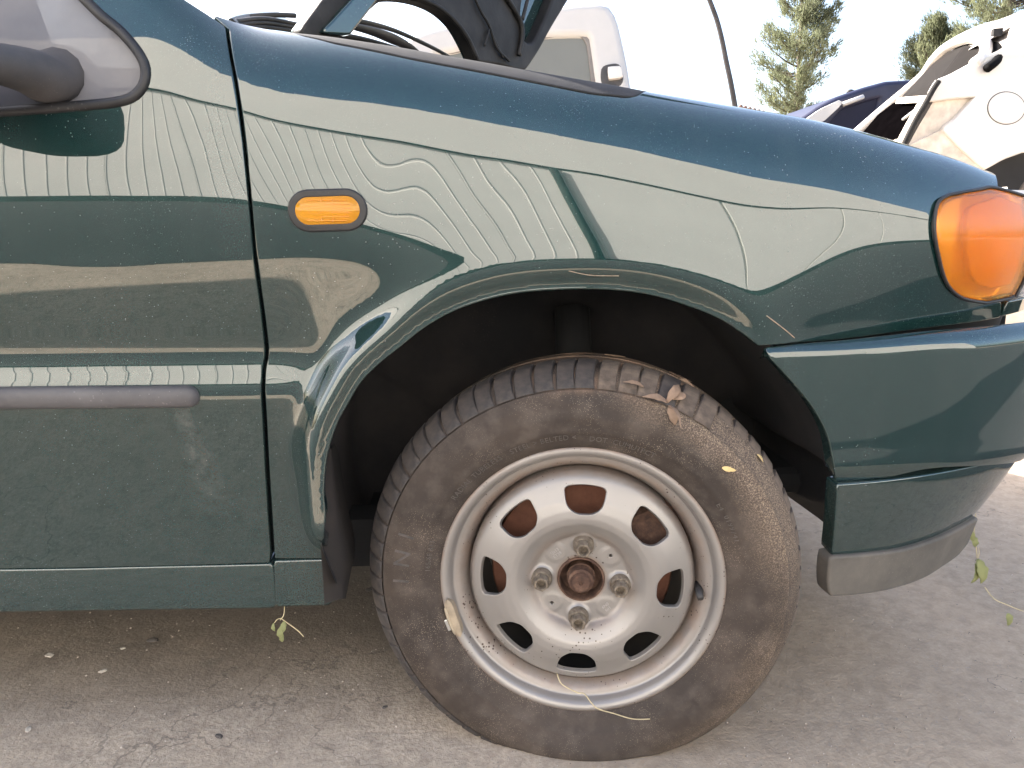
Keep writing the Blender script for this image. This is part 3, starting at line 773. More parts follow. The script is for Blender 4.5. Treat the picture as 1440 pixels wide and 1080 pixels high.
panel('seam_backing', lambda uv: BODY(uv, -.030), resample(np.array([(.215,.63), (.80,.63), (.80,.53), (.265,.53)]), .02, True), DARK, car, sp=.03, flange=False)

tr_u = body_uv([(1413,435)])[0]
panel('lamp_trim', BODY, loop_from([[('uv', tr_u[0], tr_u[1]-.008), ('uv', .76, tr_u[1]-.004)], [('uv', .762, tr_u[1]), ('uv', .762, tr_u[1]+.012)], [('uv', .76, tr_u[1]+.014), ('uv', tr_u[0]+.002, tr_u[1]+.009)]]), PAINT, car, sp=.01, r=.0015, depth=.012)

# bare scratches on the arch edge by the bumper
for pts, rd in (([(1078,444), (1094,456), (1108,467), (1117,475)], .0011), ([(800,381), (830,387), (870,388)], .0008)):
    bm = bmesh.new(); bm_tube(bm, on_body(spline(body_uv(pts), 6), .0001), rd, 6, flat=.5); bm_obj('scratch', bm, simple('bare_scratch', (.42, .30, .22), .8, 0, .3, 200), fender, smooth=True)

# ------------------------------------------------------------------ front wheel
wc = at(811, 820, .036); WC = Vector((wc.x, 0, wc.z)); RT = .2845
print('wheel centre', WC)
def tyre_y(r): return float(np.interp(r, [.165, .172, .180, .190, .205, .222, .240, .254, .262, .268], [.046, .040, .0335, .0275, .0215, .0185, .0200, .0250, .0300, .0350]))
rim_prof = [(.158, .120), (.1655, .060), (.1675, .044), (.1745, .041), (.1795, .0385), (.1815, .0355), (.1805, .0325), (.1775, .0310), (.1740, .0315), (.1705, .0345), (.1682, .0390), (.1672, .0440), (.1660, .0462), (.1640, .0466), (.1600, .0480), (.1565, .0510), (.1535, .0560), (.1505, .0620), (.1475, .0700), (.1455, .085), (.1455, .180)]
wheel = lathe_obj('wheel', rim_prof, RIM, car, 120, auto=70); wheel.location = WC; wheel.rotation_euler = (0, 0, R_(-8.5))
tp = [(.1680, .050), (.170, .043), (.174, .0395)]+[(r, tyre_y(r)) for r in np.linspace(.178, .254, 22)]
# moulded rings on the sidewall
tp = [(r, y-.0012*math.exp(-((r-.186)/.0012)**2)-.0010*math.exp(-((r-.2035)/.001)**2)) for r, y in tp]
tp += [(.2555, .0285), (.262, .0340), (.270, .043), (.2745, .053), (.2765, .062), (.2785, .0775), (.2715, .0785), (.2715, .0845), (.2795, .0855), (.280, .1085), (.2722, .1095), (.2722, .1165), (.280, .1175), (.2795, .140), (.2715, .141), (.2715, .147), (.2785, .148), (.2745, .172), (.262, .190), (.235, .205), (.19, .195), (.168, .175)]
bm = bmesh.new(); V, F = lathe(tp, 160)
for i, v in enumerate(V):
    x, y, z = v; zz = z+WC.z; ph = atan2(z, x)
    k = max(0, 1-abs(ph+pi/2)/.55); k = k*k*(3-2*k)
    r = math.hypot(x, z); y -= .016*k*math.exp(-((r-.235)/.035)**2)
    if zz < GZ+.001: z = GZ+.001-WC.z
    V[i] = (x, y, z)
vs = [bm.verts.new(v) for v in V]
for f in F: bm.faces.new([vs[i] for i in f])
tyre = bm_obj('tyre', bm, TYRE, wheel, auto=45)
# shoulder blocks, each its own moulded lug
def lug(w0):
    prof = [(.2560, .0262), (.2585, .0268), (.2660, .0345), (.2745, .0445), (.2795, .0540), (.2820, .0640), (.2835, .0760)]
    V = []; F = []; m = len(prof)
    for j, (r, y) in enumerate(prof):
        for k, s in enumerate((-1, -.86, 0, .86, 1)):
            cur = .0045*((y-.03)/.045)**2
            a = (s*w0+cur)/r; dr = -.0022 if abs(s) == 1 else 0
            rr = r+dr*(.5 if j < 2 else 1); yy = y+(.0016 if abs(s) == 1 else 0)
            V.append((rr*sin(a), yy, rr*cos(a)))
    for j in range(m-1):
        for k in range(4): F.append((j*5+k, j*5+k+1, (j+1)*5+k+1, (j+1)*5+k))
    base = len(V)
    for j, (r, y) in enumerate(prof):
        for s in (-1, 1):
            cur = .0045*((y-.03)/.045)**2; a = (s*w0*1.02+cur)/r; V.append(((r-.010)*sin(a), y+.010, (r-.010)*cos(a)))
    for j in range(m-1):
        F.append((j*5, (j+1)*5, base+2*(j+1), base+2*j)); F.append(((j+1)*5+4, j*5+4, base+2*j+1, base+2*(j+1)+1))
    return V, F
NB = 66; lugs = []
for kk, w0 in enumerate((.0121, .0114)):
    V, F = lug(w0); me = bpy.data.meshes.new('tread_block'); me.from_pydata(V, [], F); me.update()
    bmx = bmesh.new(); bmx.from_mesh(me); bmesh.ops.recalc_face_normals(bmx, faces=bmx.faces); bmx.to_mesh(me); bmx.free()
    me.polygons.foreach_set('use_smooth', [True]*len(me.polygons)); me.set_sharp_from_angle(angle=R_(50)); me.materials.append(None); lugs.append(me)
TREADM = dusty_black('tread_rubber', (.034, .031, .032), (.14, .11, .092), .75, .75, 40)
MUDM = dusty_black('muddy_tread_rubber', (.06, .047, .040), (.19, .145, .112), .9, .9, 70)
me_m = [m.copy() for m in lugs]
for m in lugs: m.materials[0] = TREADM
for m in me_m: m.materials[0] = MUDM
for i in range(NB):
    a = 2*pi*(i+random.uniform(-.06, .06))/NB; deg = math.degrees(a)
    if WC.z+.275*cos(a) < .02: continue
    muddy = (5 < deg < 120 and random.random() < .8) or 60 < deg < 170
    o = bpy.data.objects.new('tread_block', (me_m if muddy else lugs)[i % 2]); COL.objects.link(o); o.parent = wheel; o.rotation_euler = (0, a, 0)
    rt_ = 35 < deg < 160
    o.location = (0, (.0035 if rt_ else 0)+random.uniform(-.0004, .0006), 0); o.scale = (.993, 1, .993) if rt_ else (1, 1, 1)

# pressed steel disc with eight windows
def disc_y(r): return np.interp(r, [0, .030, .034, .055, .060, .066, .074, .082, .090, .100, .112, .128, .136, .1405, .1425, .146], [.0485, .0485, .0470, .0470, .0465, .0400, .0350, .0300, .0285, .0295, .0330, .0405, .0445, .0475, .0505, .058])
rg = np.arange(0, .15, .0005); dy_t = smooth1(disc_y(rg), 2, 0)
BA = [R_(90-2.5+90*k) for k in range(4)]
def DISC(uv):
    uv = np.asarray(uv, float); x, z = uv[:, 0], uv[:, 1]; r = np.hypot(x, z); y = np.interp(r, rg, dy_t)
    for a in BA:
        d = np.hypot(x-.050*cos(a), z-.050*sin(a)); y = y-.0055*sstep((.0175-d)/.008)
    for k in range(4):
        a = BA[k]+pi/4; d = np.hypot((x-.049*cos(a)), z-.049*sin(a)); y = y-.0012*sstep((.016-d)/.006)
    # a raised collar flows around every window
    th = np.arctan2(z, x); f = np.abs(((th-pi/2)/(pi/4)+.5) % 1-.5)
    y = y+.0012*np.exp(-((r-.118)/.012)**2)*np.exp(-(f/.28)**2)
    return np.stack([x, y, z], 1)
holes = [np.array([(.0287*cos(t), .0287*sin(t)) for t in np.linspace(0, 2*pi, 48, endpoint=False)])]
wp = spline([(-.0265, .125), (-.019, .1292), (0, .1310), (.019, .1292), (.0265, .125), (.0265, .118), (.0225, .1045), (.012, .0955), (0, .0940), (-.012, .0955), (-.0225, .1045), (-.0265, .118)], 5, True)
for k in range(8):
    a = k*pi/4+R_(-1.5); holes.append(np.stack([wp[:, 0]*cos(a)-wp[:, 1]*sin(a), wp[:, 0]*sin(a)+wp[:, 1]*cos(a)], 1))
for k in (1, 3):
    a = BA[k]+pi/4; a = R_(43) if k == 3 else R_(223)
    holes.append(np.array([(.0505*cos(a)+.0032*cos(t), .0505*sin(a)+.0032*sin(t)) for t in np.linspace(0, 2*pi, 14, endpoint=False)]))
disc = panel('wheel_disc', DISC, np.array([(.1435*cos(t), .1435*sin(t)) for t in np.linspace(0, 2*pi, 180, endpoint=False)]), RIM, wheel, holes=holes, sp=.0036, r=.0012, depth=.005, e=.0008)
lathe_obj('disc_flange', [(.1437, .0515), (.1446, .053), (.1450, .058), (.1452, .115)], RIM, wheel, 120)
# bolts: washer face, hex head, socket
def bolt_mesh():
    bm = bmesh.new(); prof = [(0, -.0005), (.0115, -.0005), (.0128, .001), (.0128, .004), (.0105, .0062)]
    rings = []
    def ring(r, h, n=36, hexr=None):
        out = []
        for k in range(n):
            a = 2*pi*k/n; rr = r
            if hexr: rr = hexr*cos(pi/6)/cos(((a) % (pi/3))-pi/6)
            out.append(bm.verts.new((rr*cos(a), -h, rr*sin(a))))
        return out
    rs = [ring(.0135, -.004), ring(.0130, .0035), ring(.0112, .006), ring(0, .006, hexr=.0104), ring(0, .0165, hexr=.0102), ring(.0082, .0182), ring(.0064, .0182), ring(.0055, .0165), ring(.0052, .009)]
    for a, b in zip(rs, rs[1:]):
        for k in range(36): bm.faces.new((a[k], a[(k+1) % 36], b[(k+1) % 36], b[k]))
    bm.faces.new(rs[-1]); return bm
bo = bm_obj('wheel_bolt', bolt_mesh(), BOLT, wheel, auto=35)
for i, a in enumerate(BA):
    o = bo if i == 0 else bo.copy()
    if i: COL.objects.link(o)
    o.location = (.050*cos(a), .0400, .050*sin(a)); o.rotation_euler = (0, i*.37, 0)
hub = lathe_obj('hub', [(.0320, .052), (.0300, .046), (.0280, .0455), (.0272, .048), (.0270, .066), (.020, .070), (.0, .070)], RUST, wheel, 64)
bm = bmesh.new(); rs = []
for r, y, hx in ((.0185, .070, 0), (.0185, .054, 0), (.0170, .0535, 0), (.0170, .0525, 1), (.0165, .041, 1), (.0140, .0395, 0), (.0128, .0395, 0), (.0122, .0360, 0), (.0108, .0345, 0), (.003, .0348, 0), (.0022, .0365, 0)):
    rs.append([bm.verts.new(((r if not hx else r*cos(pi/12)/cos(((2*pi*k/48) % (pi/6))-pi/12))*cos(2*pi*k/48), y, (r if not hx else r*cos(pi/12)/cos(((2*pi*k/48) % (pi/6))-pi/12))*sin(2*pi*k/48))) for k in range(48)])
for a, b in zip(rs, rs[1:]):
    for k in range(48): bm.faces.new((a[k], a[(k+1) % 48], b[(k+1) % 48], b[k]))
bm.faces.new(rs[-1]); bm_obj('hub_nut', bm, RUST, wheel, auto=35)
lathe_obj('brake_disc', [(.05, .085), (.118, .085), (.120, .088), (.120, .098), (.118, .101), (.05, .101)], RUSTDISC, wheel, 72)
bm = bmesh.new(); bm_box(bm, (.098, .10, .052), (.07, .075, .085), Matrix.Rotation(R_(-28), 4, 'Y'), bevel=.012); bm_obj('brake_caliper', bm, RUST, wheel)
bm = bmesh.new(); bm_tube(bm, [(0, .12, 0), (0, .40, .0)], .03, 14); bm_tube(bm, [(0, .17, .02), (-.02, .30, .32)], .028, 14); bm_obj('drive_shaft', bm, DARK, wheel, smooth=True)
lathe_obj('inner_barrel', [(.1435, .064), (.1432, .19), (.165, .195), (.168, .17)], DARK, wheel, 72)
# valve and clip-on balance weight
bm = bmesh.new(); a = R_(-4); bm_tube(bm, [(.151*cos(a), .066, .151*sin(a)), (.151*cos(a), .050, .151*sin(a)-.001), (.1505*cos(a), .036, .151*sin(a)-.003)], [.0065, .0052, .0040], 12); bm_obj('valve_stem', bm, PLASTIC, wheel, smooth=True)
def arc_piece(name, a0, a1, r0, r1, y0, y1, mat, n=18, cap=.35):
    bm = bmesh.new(); rs = []
    for k in range(n+1):
        t = k/n; a = a0+(a1-a0)*t; e = min(t, 1-t)/cap; s = sqrt(max(.02, 1-(1-min(1, e))**2)); rm = (r0+r1)/2; h = (r1-r0)/2*s
        rs.append([bm.verts.new((rr*cos(a), yy, rr*sin(a))) for rr, yy in ((rm-h, y1), (rm-h*.85, y0+.001), (rm, y0-.0008), (rm+h*.85, y0+.001), (rm+h, y1))])
    for p, q in zip(rs, rs[1:]):
        for k in range(4): bm.faces.new((p[k], p[k+1], q[k+1], q[k]))
    return bm_obj(name, bm, mat, wheel, auto=45)
LEAD = simple('tan_weight_coating', (.30, .245, .18), .6, .1, .2, 90)
bw = arc_piece('balance_weight', R_(189), R_(207), .1665, .1810, .0275, .039, LEAD)
arc_piece('weight_ridge', R_(192), R_(205), .1765, .1805, .0262, .030, simple('pale_weight_ridge', (.40, .33, .24), .6, 0, .15, 60), cap=.15)
bm = bmesh.new(); a = R_(200.5); bm_box(bm, (.1835*cos(a), .031, .1835*sin(a)), (.004, .004, .016), Matrix.Rotation(-(a-pi), 4, 'Y'), bevel=.001); bm_obj('weight_clip', bm, simple('bright_steel', (.7, .7, .7), .3, .9, .1), wheel)

# moulded sidewall lettering
def text_arc(name, body, size, r, a_mid, mat, surf, hgt=.0007, outward=True, spacing=1.0, ext=True):
    cu = bpy.data.curves.new('t', 'FONT'); cu.body = body; cu.size = size; cu.align_x = 'CENTER'; cu.space_character = spacing; cu.extrude = hgt if ext else 0; cu.offset = 0; cu.resolution_u = 2
    ob = bpy.data.objects.new('t', cu); COL.objects.link(ob); dg = bpy.context.evaluated_depsgraph_get()
    me = bpy.data.meshes.new_from_object(ob.evaluated_get(dg)); bpy.data.objects.remove(ob); bpy.data.curves.remove(cu)
    s = 1 if outward else -1
    for v in me.vertices:
        x, y, z = v.co; a = a_mid-s*x/r; rr = r+s*y
        v.co = (rr*cos(a), surf(rr)-z-.0001, rr*sin(a))
    me.name = name; o = bpy.data.objects.new(name, me); finish(o, wheel, mat); return o
LETM = dusty_black('moulded_lettering', (.055, .050, .048), (.15, .128, .112), .7, .7, 120)
text_arc('sidewall_lettering', 'RADIAL TUBELESS    STEEL > BELTED <', .0098, .1925, R_(119), LETM, tyre_y, spacing=1.06)
text_arc('sidewall_lettering', 'DOT  CUMU1PCT', .0098, .1905, R_(76), LETM, tyre_y, spacing=1.05)
text_arc('sidewall_lettering', 'TUBELESS RADIAL', .0098, .2065, R_(-88), LETM, tyre_y, outward=False, spacing=1.15)
text_arc('sidewall_lettering', 'E4  0199741', .0090, .1975, R_(28), LETM, tyre_y, spacing=1.2)
text_arc('sidewall_lettering', '165/65 R13', .0085, .1930, R_(170), LETM, tyre_y, spacing=1.1)
BIGL = dusty_black('large_moulded_letters', (.040, .037, .038), (.16, .135, .12), .7, .75, 60)
text_arc('sidewall_brand', 'I N I', .030, .2190, R_(172), BIGL, tyre_y, hgt=.0006, spacing=1.2)
STAMP = simple('stamped_mark', (.36, .34, .33), .6, .2, .1, 50)
for k, tx in ((0, '5Jx13\nET38'), (2, '6N0\n601')):
    a = BA[k]+pi/4+(0 if k == 0 else R_(0)); cu = bpy.data.curves.new('t', 'FONT'); cu.body = tx; cu.size = .0058; cu.align_x = 'CENTER'; cu.extrude = .0004
    ob = bpy.data.objects.new('t', cu); COL.objects.link(ob); dg = bpy.context.evaluated_depsgraph_get(); me = bpy.data.meshes.new_from_object(ob.evaluated_get(dg)); bpy.data.objects.remove(ob)
    c = Vector((.049*cos(a), 0, .049*sin(a))); yv = DISC(np.array([[c.x, c.z]]))[0][1]; rr = R_(40)
    for v in me.vertices:
        x, y, z = v.co; v.co = (c.x+x*cos(rr)-y*sin(rr), yv-.0003-z, c.z+x*sin(rr)+y*cos(rr))
    o = bpy.data.objects.new('wheel_stamp', me); finish(o, wheel, STAMP)

# ------------------------------------------------------------------ rest of the car: far side, roof, tail, glass
CY = .825
far_pane = [o for o in bpy.data.objects if o.name.startswith('window_pane')][0]
def named(n): return [o for o in bpy.data.objects if o.name == n][0]
for o in (fender, door, far_pane, named('bumper_cover'), named('spoiler'), named('spoiler_lip'), named('corner_lamp'), named('headlight')):
    c = o.copy(); COL.objects.link(c); c.parent = car; c.scale = (1, -1, 1); c.location = (0, 2*CY, 0)
    if o is fender: tag(c, 'fender on the far side of the car')
    elif o is door: tag(c, 'door on the far side of the car')
def rear_shell():
    vs = np.linspace(.25, .90, 26); sec = BODY(np.stack([np.full_like(vs, -1.30), vs], 1))
    zz = np.r_[sec[:, 2], 1.05, 1.2, 1.34, 1.395, 1.42]; yy = np.r_[sec[:, 1], sec[-1, 1]+.05, sec[-1, 1]+.12, sec[-1, 1]+.20, sec[-1, 1]+.32, CY]
    xs = [-1.306, -1.8, -2.3, -2.7, -2.86]; V = []; F = []; m = len(zz)
    for i, x in enumerate(xs):
        ti = [0, 0, .01, .05, .14][i]; zt = [1, 1, .995, .97, .93][i]
        for y, z in zip(yy, zz): V.append((x-(.12*(1.0-z) if i == 4 else 0)*-1, y+ti*(1-(y/CY)), z*zt if z > .9 else z))
        for y, z in list(zip(yy, zz))[::-1][1:]: V.append((x, 2*CY-(y+ti*(1-(y/CY))), z*zt if z > .9 else z))
    M = 2*m-1
    for i in range(len(xs)-1):
        for j in range(M-1): F.append((i*M+j, i*M+j+1, (i+1)*M+j+1, (i+1)*M+j))
    F.append(tuple(range((len(xs)-1)*M, len(xs)*M)))
    bm = bmesh.new(); q = [bm.verts.new(v) for v in V]
    for f in F: bm.faces.new([q[i] for i in f])
    bm_obj('rear_body', bm, PAINT, car, auto=35)
rear_shell()
rt = BODY(np.array([[-.92, 1.345], [-1.30, 1.36]]))
V = []; F = []; ny = 16; xs = [-.90, -1.0, -1.15, -1.31]
for i, x in enumerate(xs):
    for j in range(ny+1):
        t = j/ny; y = (rt[0, 1]-.01)*(1-t)+(2*CY-rt[0, 1]+.01)*t; z = 1.325+.092*(1-(2*t-1)**6)-(.018 if i == 0 else 0)*(1-(2*t-1)**4)
        V.append((x, y, z))
for i in range(len(xs)-1):
    for j in range(ny): a = i*(ny+1)+j; F.append((a, a+1, a+ny+2, a+ny+1))
o = mesh_obj('roof', V, F, PAINT, car)
bm = bmesh.new(); bm_box(bm, (.735, CY, .50), (.05, .80, .17), bevel=.02); bm_obj('bumper_centre', bm, PAINT, car, auto=40)
bm = bmesh.new(); bm_box(bm, (.70, CY, .345), (.05, .80, .10), bevel=.02); bm_obj('spoiler_centre', bm, PAINT, car, auto=40)
for k in range(5):
    bm = bmesh.new(); bm_box(bm, (.71, CY, .605+.022*k), (.03, .76, .010), bevel=.003); bm_obj('grille_bar', bm, PLASTIC, car)
bm = bmesh.new(); bm_box(bm, (.675, CY, .50), (.02, 1.15, .44)); bm_obj('front_light_block', bm, DARK, car)  # added unseen panel that blocks sunlight coming through the open front
# windscreen, curved, between the pillars
e0 = at(322, 38, .135); V = []; F = []; n = 14
y0 = .125; y1 = 2*CY-y0
lower = (-.365, .925); upper = (-.91, 1.375)
for i in range(9):
    s = i/8; x = lower[0]+(upper[0]-lower[0])*s; z = lower[1]+(upper[1]-lower[1])*s+.02*sin(pi*s); ya = y0+(rt[0, 1]-y0)*s
    for j in range(n+1):
        t = j/n; V.append((x+.10*(1-(2*t-1)**2), ya*(1-t)+(2*CY-ya)*t, z))
for i in range(8):
    for j in range(n): a = i*(n+1)+j; F.append((a, a+1, a+n+2, a+n+1))
mesh_obj('windscreen', V, F, WGLASS, car)
# cowl grille strip below the windscreen
bm = bmesh.new(); pts = [(-.345+.10*(1-(2*t-1)**2), .13*(1-t)+(2*CY-.13)*t, .917) for t in np.linspace(0, 1, 14)]
bm_tube(bm, pts, .014, 8, flat=1.0); bm_obj('cowl_grille', bm, PLASTIC, car, smooth=True)
for k in range(3):
    bm = bmesh.new(); z0 = .938-.008*k
    p = [at(330,30+k*5,.15), at(372,26+k*6,.20), at(418,34+k*5,.26)]
    bm_tube(bm, [Vector(q) for q in spline([tuple(v) for v in p], 6)], .0026, 8); bm_obj('cowl_rail', bm, PLASTIC, car, smooth=True)
# wipers
def wiper(pts, rad, blade):
    bm = bmesh.new(); bm_tube(bm, [Vector(q) for q in spline([tuple(v) for v in pts], 6)], rad, 8); w_ = bm_obj('wiper', bm, PLASTIC, car, smooth=True)
    bm = bmesh.new(); bm_tube(bm, [Vector(q) for q in spline([tuple(v) for v in blade], 6)], .0045, 8); bm_obj('wiper_blade', bm, RUBBER, w_, smooth=True)
wiper([at(324,30,.22), at(345,24,.24), at(385,21,.27), at(415,22,.30)],   .0034, [at(318,36,.24), at(360,33,.27), at(412,37,.31)])
wiper([at(487,28,.30), at(520,33,.33), at(560,45,.37), at(610,68,.44), at(640,85,.48)], list(np.linspace(.0042, .0026, 25)), [at(470,48,.32), at(520,58,.36), at(585,78,.42)])
bm = bmesh.new(); pt = [at(492,36,.30), at(530,46,.33), at(568,62,.36), at(590,76,.38)]
bm_tube(bm, [Vector(q) for q in spline([tuple(v) for v in pt], 5)], list(np.r_[np.linspace(.006, .010, 8), np.linspace(.010, .004, 8)]), 10, flat=.7); bm_obj('wiper_linkage', bm, PLASTIC, car, smooth=True)

# ------------------------------------------------------------------ opened bonnet, seen from its underside edge
def plane_fn(A, B, C):
    A, B, C = Vector(A), Vector(B), Vector(C); n = (B-A).cross(C-A).normalized()
    def f(px, py):
        d = Vector(ray(px, py)); c = Vector(CAM); return c+d*((A-c).dot(n)/d.dot(n))
    return f, n
bf, bn = plane_fn(at(425,52,.16), at(715,95,.46), at(640,-260,.36))
ex = (bf(720,60)-bf(420,60)).normalized(); ez = bn.cross(ex); org = bf(420, 52)
if bn.y > 0: bn = -bn
def b2(px, py): q = bf(px, py)-org; return (q.dot(ex), q.dot(ez))
outline = [(409,50), (444,0), (500,-80), (760,-520)], [(765,-525), (1000,-560), (1290,-540)], [(1290,-530), (900,-150), (850,-85), (794,0), (771,35), (751,68), (733,93)], [(728,96), (716,96), (692,90), (655,86)], [(653,82), (642,61), (627,38), (604,18), (575,5), (546,-1), (520,-1), (506,4)], [(503,7), (480,28), (454,55)], [(450,56), (412,52)]
BL = resample(np.vstack([spline([b2(*p) for p in sg], 6) for sg in outline]), .008, True)
def BON(uv, k=0.):
    uv = np.asarray(uv, float); o = np.array(org); e1 = np.array(ex); e2 = np.array(ez); nn = np.array(bn)
    return o+uv[:, :1]*e1+uv[:, 1:]*e2+nn*(k+.015*np.sin(uv[:, :1]*7+.5)+.02*np.cos(uv[:, 1:]*6))
sub = [b2(*p) for p in [(722,42), (728,62), (741,66), (752,52), (768,20), (790,-30), (800,-60), (760,-70), (735,-30), (722,10)]]
hole = resample(spline(sub, 5, True), .008, True)
INNERP = simple('bonnet_inner_paint', (.020, .019, .019), .6, .0, .6, 22, .3, Specular_IOR_Level=.3)
bonnet = panel('bonnet', BON, BL, INNERP, car, holes=[hole], sp=.012, r=.005, depth=.016, out=bn)
skin = panel('bonnet_skin', lambda uv: BON(uv, -.022), BL, PAINT, bonnet, sp=.02, r=.003, depth=.002, out=bn)
for pts, rad in (([(520,0), (560,3), (600,22), (630,52), (648,84)], .0035), ([(640,-10), (655,20), (668,40), (680,70), (700,88)], .0022), ([(690,-10), (712,20), (722,45), (716,80)], .004), ([(735,-10), (722,30)], .003), ([(668,45), (660,68)], .0018), ([(672,50), (690,84)], .0018)):
    bm = bmesh.new(); q = spline([b2(*p) for p in pts], 6); bm_tube(bm, [Vector(v) for v in BON(q, .004)], rad, 8); bm_obj('bonnet_rib', bm, INNERP, bonnet, smooth=True)
# painted hinge arm at the near corner
bm = bmesh.new(); arm = [b2(*p) for p in [(430,50), (440,40), (500,-28), (512,-14), (462,52)]]
L = resample(np.array(arm), .006, True)
panel('bonnet_corner', lambda uv: BON(uv, .010), L, PAINT, bonnet, sp=.01, r=.003, depth=.01, out=bn); bm.free()

# ------------------------------------------------------------------ background: van, wrecks, trees, roof, pole
def flat_panel(name, f3, org, e1, e2, nn, loop_px, mat, parent, holes_px=(), n=5, closed=True, corner=False, k=0., **kw):
    o_, a_, b_, n_ = np.array(org), np.array(e1), np.array(e2), np.array(nn)
    def to2(p):
        q = f3(*p)-Vector(org); return (q.dot(Vector(e1)), q.dot(Vector(e2)))
    def S(uv): uv = np.asarray(uv, float); return o_+uv[:, :1]*a_+uv[:, 1:]*b_+n_*k
    def mk(L): return resample(np.array([to2(p) for p in L]) if corner else spline([to2(p) for p in L], n, True), kw.get('sp', .05)*.7, True)
    return panel(name, S, mk(loop_px), mat, parent, holes=[mk(h) for h in holes_px], out=nn, **kw)
# white van, rear towards us
PL = at(578, 60, 6.2); PR = at(874, 60, 5.95)
vf, vn = plane_fn(PL, PR, PL+Vector((0, .12, 1)))
v1 = Vector((PR.x-PL.x, PR.y-PL.y, 0)).normalized(); v2 = vn.cross(v1); v2 = v2 if v2.z > 0 else -v2; vn = vn if vn.y < 0 else -vn
VANP = simple('van_white_paint', (.45, .435, .42), .4, 0, .06, 3)
van = empty('van', (PL.x+.5, PL.y+1.5, GZ)); tag(van, 'white van seen from the rear behind the opened green bonnet', 'van')
def vp(name, loop, mat, par, holes=(), **kw):
    o = flat_panel(name, vf, PL, v1, v2, vn, loop, mat, par, holes, **kw)
    if par is van: o.location = -van.location
    return o
vw = [(600,76), (640,62), (720,45), (815,40), (834,46), (839,60), (846,110), (851,160), (740,185), (640,195), (605,190), (598,140)]
vg = [(612,82), (645,70), (720,55), (805,48), (822,53), (827,66), (833,112), (838,152), (735,176), (650,184), (614,180), (608,140)]
body = vp('van_body', [(578,160), (577,75), (590,56), (640,43), (760,22), (835,14), (853,22), (862,50), (874,110), (884,200), (890,330), (885,520), (580,480), (574,330)], VANP, van, [vw], sp=.08, r=.07, depth=3.6, arc=4, k=0.)
vp('rear_window', vg, simple('van_window_glass', (.15, .15, .13), .12, 0, .05, 2), van, sp=.08, r=.01, depth=.01, k=-.05)
vp('window_surround', vw, TRIM, van, [vg], sp=.06, r=.01, depth=.04, k=-.03)
vp('lamp_recess', [(847,98), (858,92), (871,94), (873,118), (850,120)], PLASTIC, van, sp=.03, r=.015, depth=.02, k=.004)
vp('hinge', [(856,98), (872,97), (874,110), (857,112)], WHITEP, van, sp=.03, r=.012, depth=.04, k=.05, corner=True)
bm = bmesh.new(); bm_box(bm, (0, 0, .55), (1.7, 3.0, .1)); o = bm_obj('van_floor', bm, DARK, van)
for sx in (-.75, .75):
    o = lathe_obj('van_wheel', [(.05, -.1), (.2, -.1), (.31, -.08), (.32, 0), (.31, .08), (.05, .1)], PLASTIC, van, 32); o.rotation_euler = (0, 0, R_(90)); o.location = (sx, 0, .32)

# stripped white hatchback, tail towards us, raised on the right
wk = empty('wrecked_hatchback', (3.0, 3.6, GZ)); tag(wk, 'stripped white hatchback without tailgate, bumper or rear lamp, above the orange lamp', 'car')
YS = 2.95
def wf(px, py): return at(px, py, YS)
def wp_(name, loop, mat, holes=(), par=None, **kw):
    o = flat_panel(name, wf, Vector((0, YS, 0)), (1,0,0), (0,0,1), (0,-1,0), loop, mat, par or wk, holes, **kw)
    if par is None: o.location = -wk.location
    return o
quarter = [(1314,127), (1322,113), (1344,104), (1381,84), (1416,69), (1425,60), (1429,38), (1442,26), (1500,5), (1640,-30), (1640,330), (1562,330), (1548,265), (1500,222), (1470,210), (1440,212), (1412,222), (1385,237), (1352,207), (1327,181), (1345,168), (1376,134), (1345,136), (1308,141)]
wq = wp_('quarter_panel', quarter, WHITEP, corner=True, sp=.04, r=.008, depth=.03)
flap = [(1415+25*cos(t), 152+21.5*sin(t)) for t in np.linspace(0, 2*pi, 24, endpoint=False)]
wp_('fuel_flap', flap, WHITEP, sp=.02, r=.003, depth=.004, k=.004)
wp_('flap_gap', [(1415+26.8*cos(t), 152+23.2*sin(t)) for t in np.linspace(0, 2*pi, 24, endpoint=False)], PLASTIC, sp=.02, r=.001, depth=.004, k=.0015)
wp_('lamp_recess', [(1306,140), (1345,135), (1378,133), (1345,168), (1327,182), (1300,205), (1272,202), (1290,168)], CREAM, corner=True, sp=.04, r=.004, depth=.05, k=-.03)
wp_('rear_valance', [(1328,182), (1386,238), (1392,260), (1300,225), (1280,205)], CREAM, corner=True, sp=.04, r=.004, depth=.4, k=-.012)
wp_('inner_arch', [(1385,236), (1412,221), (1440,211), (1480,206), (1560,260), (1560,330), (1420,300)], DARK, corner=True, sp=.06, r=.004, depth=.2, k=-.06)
o = lathe_obj('wreck_wheel', [(.05, -.08), (.19, -.085), (.28, -.07), (.30, -.03), (.30, .1), (.05, .1)], make_rust('brown_dusty_tyre', (.06, .05, .045), (.12, .10, .085), (.22, .18, .15), .8, 20), wk, 48)
o.location = at(1482, 300, YS+.12)-wk.location
